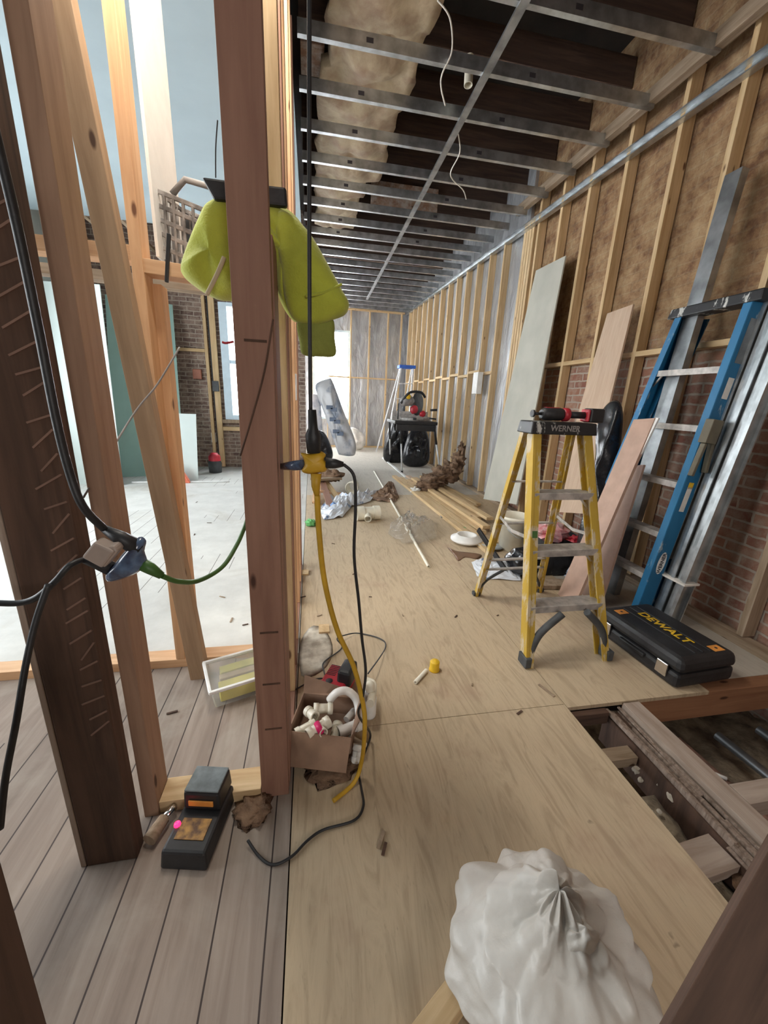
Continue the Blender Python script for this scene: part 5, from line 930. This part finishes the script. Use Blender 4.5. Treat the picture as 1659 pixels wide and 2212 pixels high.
MB().lathe((sx0 - .13, 6.91, zs + .42), [(0, -.01), (.045, -.01), (.045, .01), (0, .012)], 20, (0, -1, .2)).build('yellow_badge', 'yellow', sw)
MB().blob((sx0 + .0, 6.96, zs + .20), .075, (1, .5, 1), .2, 2, 1, 16).build('red_cover', 'red', sw); MB().blob((sx0 + .17, 6.98, zs + .13), .06, (1, .5, .9), .2, 2, 2, 16).build('red_cover', 'red', sw)
MB().tube(smooth_path([(sx0 - .25, 6.95, zs + .30), (sx0 - .12, 6.9, zs + .48), (sx0 + .10, 6.95, zs + .50), (sx0 + .20, 7.0, zs + .42)]), .022, 10).build('carry_handle', 'black', sw)
MB().tube([(sx0 - .28, 7.0, zs + .30), (sx0 - .28, 7.0, zs + .02)], .012, 8).tube([(sx0 - .10, 7.35, zs + .35), (sx0 - .10, 7.35, zs + .05)], .03, 10).build('support_posts', 'darkgrey', sw)
MB().tube([(sx0 + .30, 6.95, zs + .20), (sx0 + .42, 6.93, zs + .21)], .02, 10).tube([(sx0 + .28, 6.9, zs + .06), (sx0 + .40, 6.88, zs + .05)], .014, 8).build('knobs', 'black', sw)
# bags behind the saw
tag(MB().puff([(1.52, 8.3, 0.02), (1.62, 8.3, .75), (1.72, 8.3, 1.02), (2.0, 8.3, 1.0), (2.08, 8.3, .5), (2.05, 8.3, 0.02)], (0, -1, 0), .18, .05, 4, 10, 2, wr=.08).build('black_bag', 'blackbag', subd=1), 'tall full black rubbish bag left of the miter saw stand', 'bag')
tag(MB().puff([(1.85, 7.75, 0.02), (1.86, 7.75, .45), (2.0, 7.75, .78), (2.28, 7.75, .80), (2.40, 7.75, .45), (2.38, 7.75, 0.02)], (0, -1, 0), .13, .05, 5, 10, 5, wr=.10).build('black_bag', 'blackbag', subd=1), 'wide black rubbish bag under the miter saw stand', 'bag')
# far aluminium ladder
al = thing('step_ladder', (2.1, 9.5, 0), 'aluminium step ladder with a blue top standing behind the miter saw', 'ladder')
ztp = P(878, 790, Y=9.2).z
fa, fb = Vector((1.66, 8.9, 0)), Vector((2.20, 8.9, 0)); ta, tb2 = P(866, 796, Y=9.3), P(892, 796, Y=9.3)
for a, b_ in ((fa, ta), (fb, tb2)): MB().bar(a, b_, .03, .07).build('front_rail', 'brightalu', al)
for a, b_ in ((fa + Vector((0, 1.1, 0)), ta + Vector((0, .12, 0))), (fb + Vector((0, 1.1, 0)), tb2 + Vector((0, .12, 0)))): MB().bar(a, b_, .025, .05).build('rear_rail', 'brightalu', al)
for k in range(1, 6): MB().bar(fa.lerp(ta, k / 6), fb.lerp(tb2, k / 6), .02, .08, (0, 1, 0)).build('step', 'brightalu', al)
m_ = (ta + tb2) / 2; MB().box(ta.x - .05, tb2.x + .05, m_.y - .08, m_.y + .2, m_.z, m_.z + .07).build('top_cap', plain('bright_blue_cap', (.03, .12, .50), .5), al, .01)
# insulation bags left
ib = thing('insulation_bag', (.6, 7.6, 0), 'big silver-grey plastic insulation bag leaning left of the walkway', 'bag')
MB().puff([P(735, 985, Y=7.4), P(728, 975, Y=7.4), P(700, 895, Y=7.5), P(680, 840, Y=7.6), P(684, 824, Y=7.6), P(708, 815, Y=7.6), P(718, 820, Y=7.6), P(742, 885, Y=7.5), P(768, 950, Y=7.4), P(770, 978, Y=7.4), P(762, 988, Y=7.4)], (-.2, -1, .2), .14, .03, 4, 10, 2, wr=.05).build('bag_body', 'silverfilm', ib, subd=1)
for k in range(6):
    px = 712 + 9 * (k // 3) + 7 * (k % 3); py = 880 + 26 * (k % 3) + 5 * (k // 3); p = P(px, py, Y=7.22)
    MB().bar(p - Vector((.06, 0, 0)), p + Vector((.06, .0, .0)), .07, .012, (0, 1, 0)).build('printed_mark', plain('faded_blue_print', (.16, .20, .28), .5) if k == 0 else bpy.data.materials['faded_blue_print'], ib, .01)
tag(MB().puff([P(672, 996, Y=7.7), P(672, 940, Y=7.7), P(700, 930, Y=7.7), P(722, 985, Y=7.7), P(700, 1000, Y=7.7)], (0, -1, 0), .12, .03, 3, 8, 2, wr=.04).build('black_bag', 'blackbag', subd=1), 'small black bag at the foot of the silver insulation bag', 'bag')
tag(MB().puff([P(756, 920, Y=10.4), P(790, 940, Y=10.4), P(785, 968, Y=10.4), P(768, 973, Y=10.4), P(756, 955, Y=10.4)], (0, -1, 0), .15, .03, 3, 8, 7, wr=.06).build('clear_bag', 'paper', subd=1), 'pale crumpled bag on the floor behind the silver insulation bag', 'bag')
tag(MB().tube([(.10, 7.95, .02), (.05, 8.05, 1.35)], [.17, .13], 14).build('duct_roll', 'silverfilm'), 'silver flexible duct roll standing beside the insulation bag', 'duct')
tag(MB().box(2.36, 2.44, 5.55, 5.72, 1.45, 1.75).build('electrical_panel', 'white', bevel=.004), 'white electrical box fixed on the film-covered stud wall', 'electrical box')
# thermostat-like device on partition
tag(MB().box(-.085, -.078, 2.28, 2.33, 1.28, 1.42).build('switch_box', 'steel', bevel=.002), 'small metal box on the face of a partition stud', 'electrical box')
for o in list(bpy.data.objects):
    if '_o' in o.keys(): del o['_o']
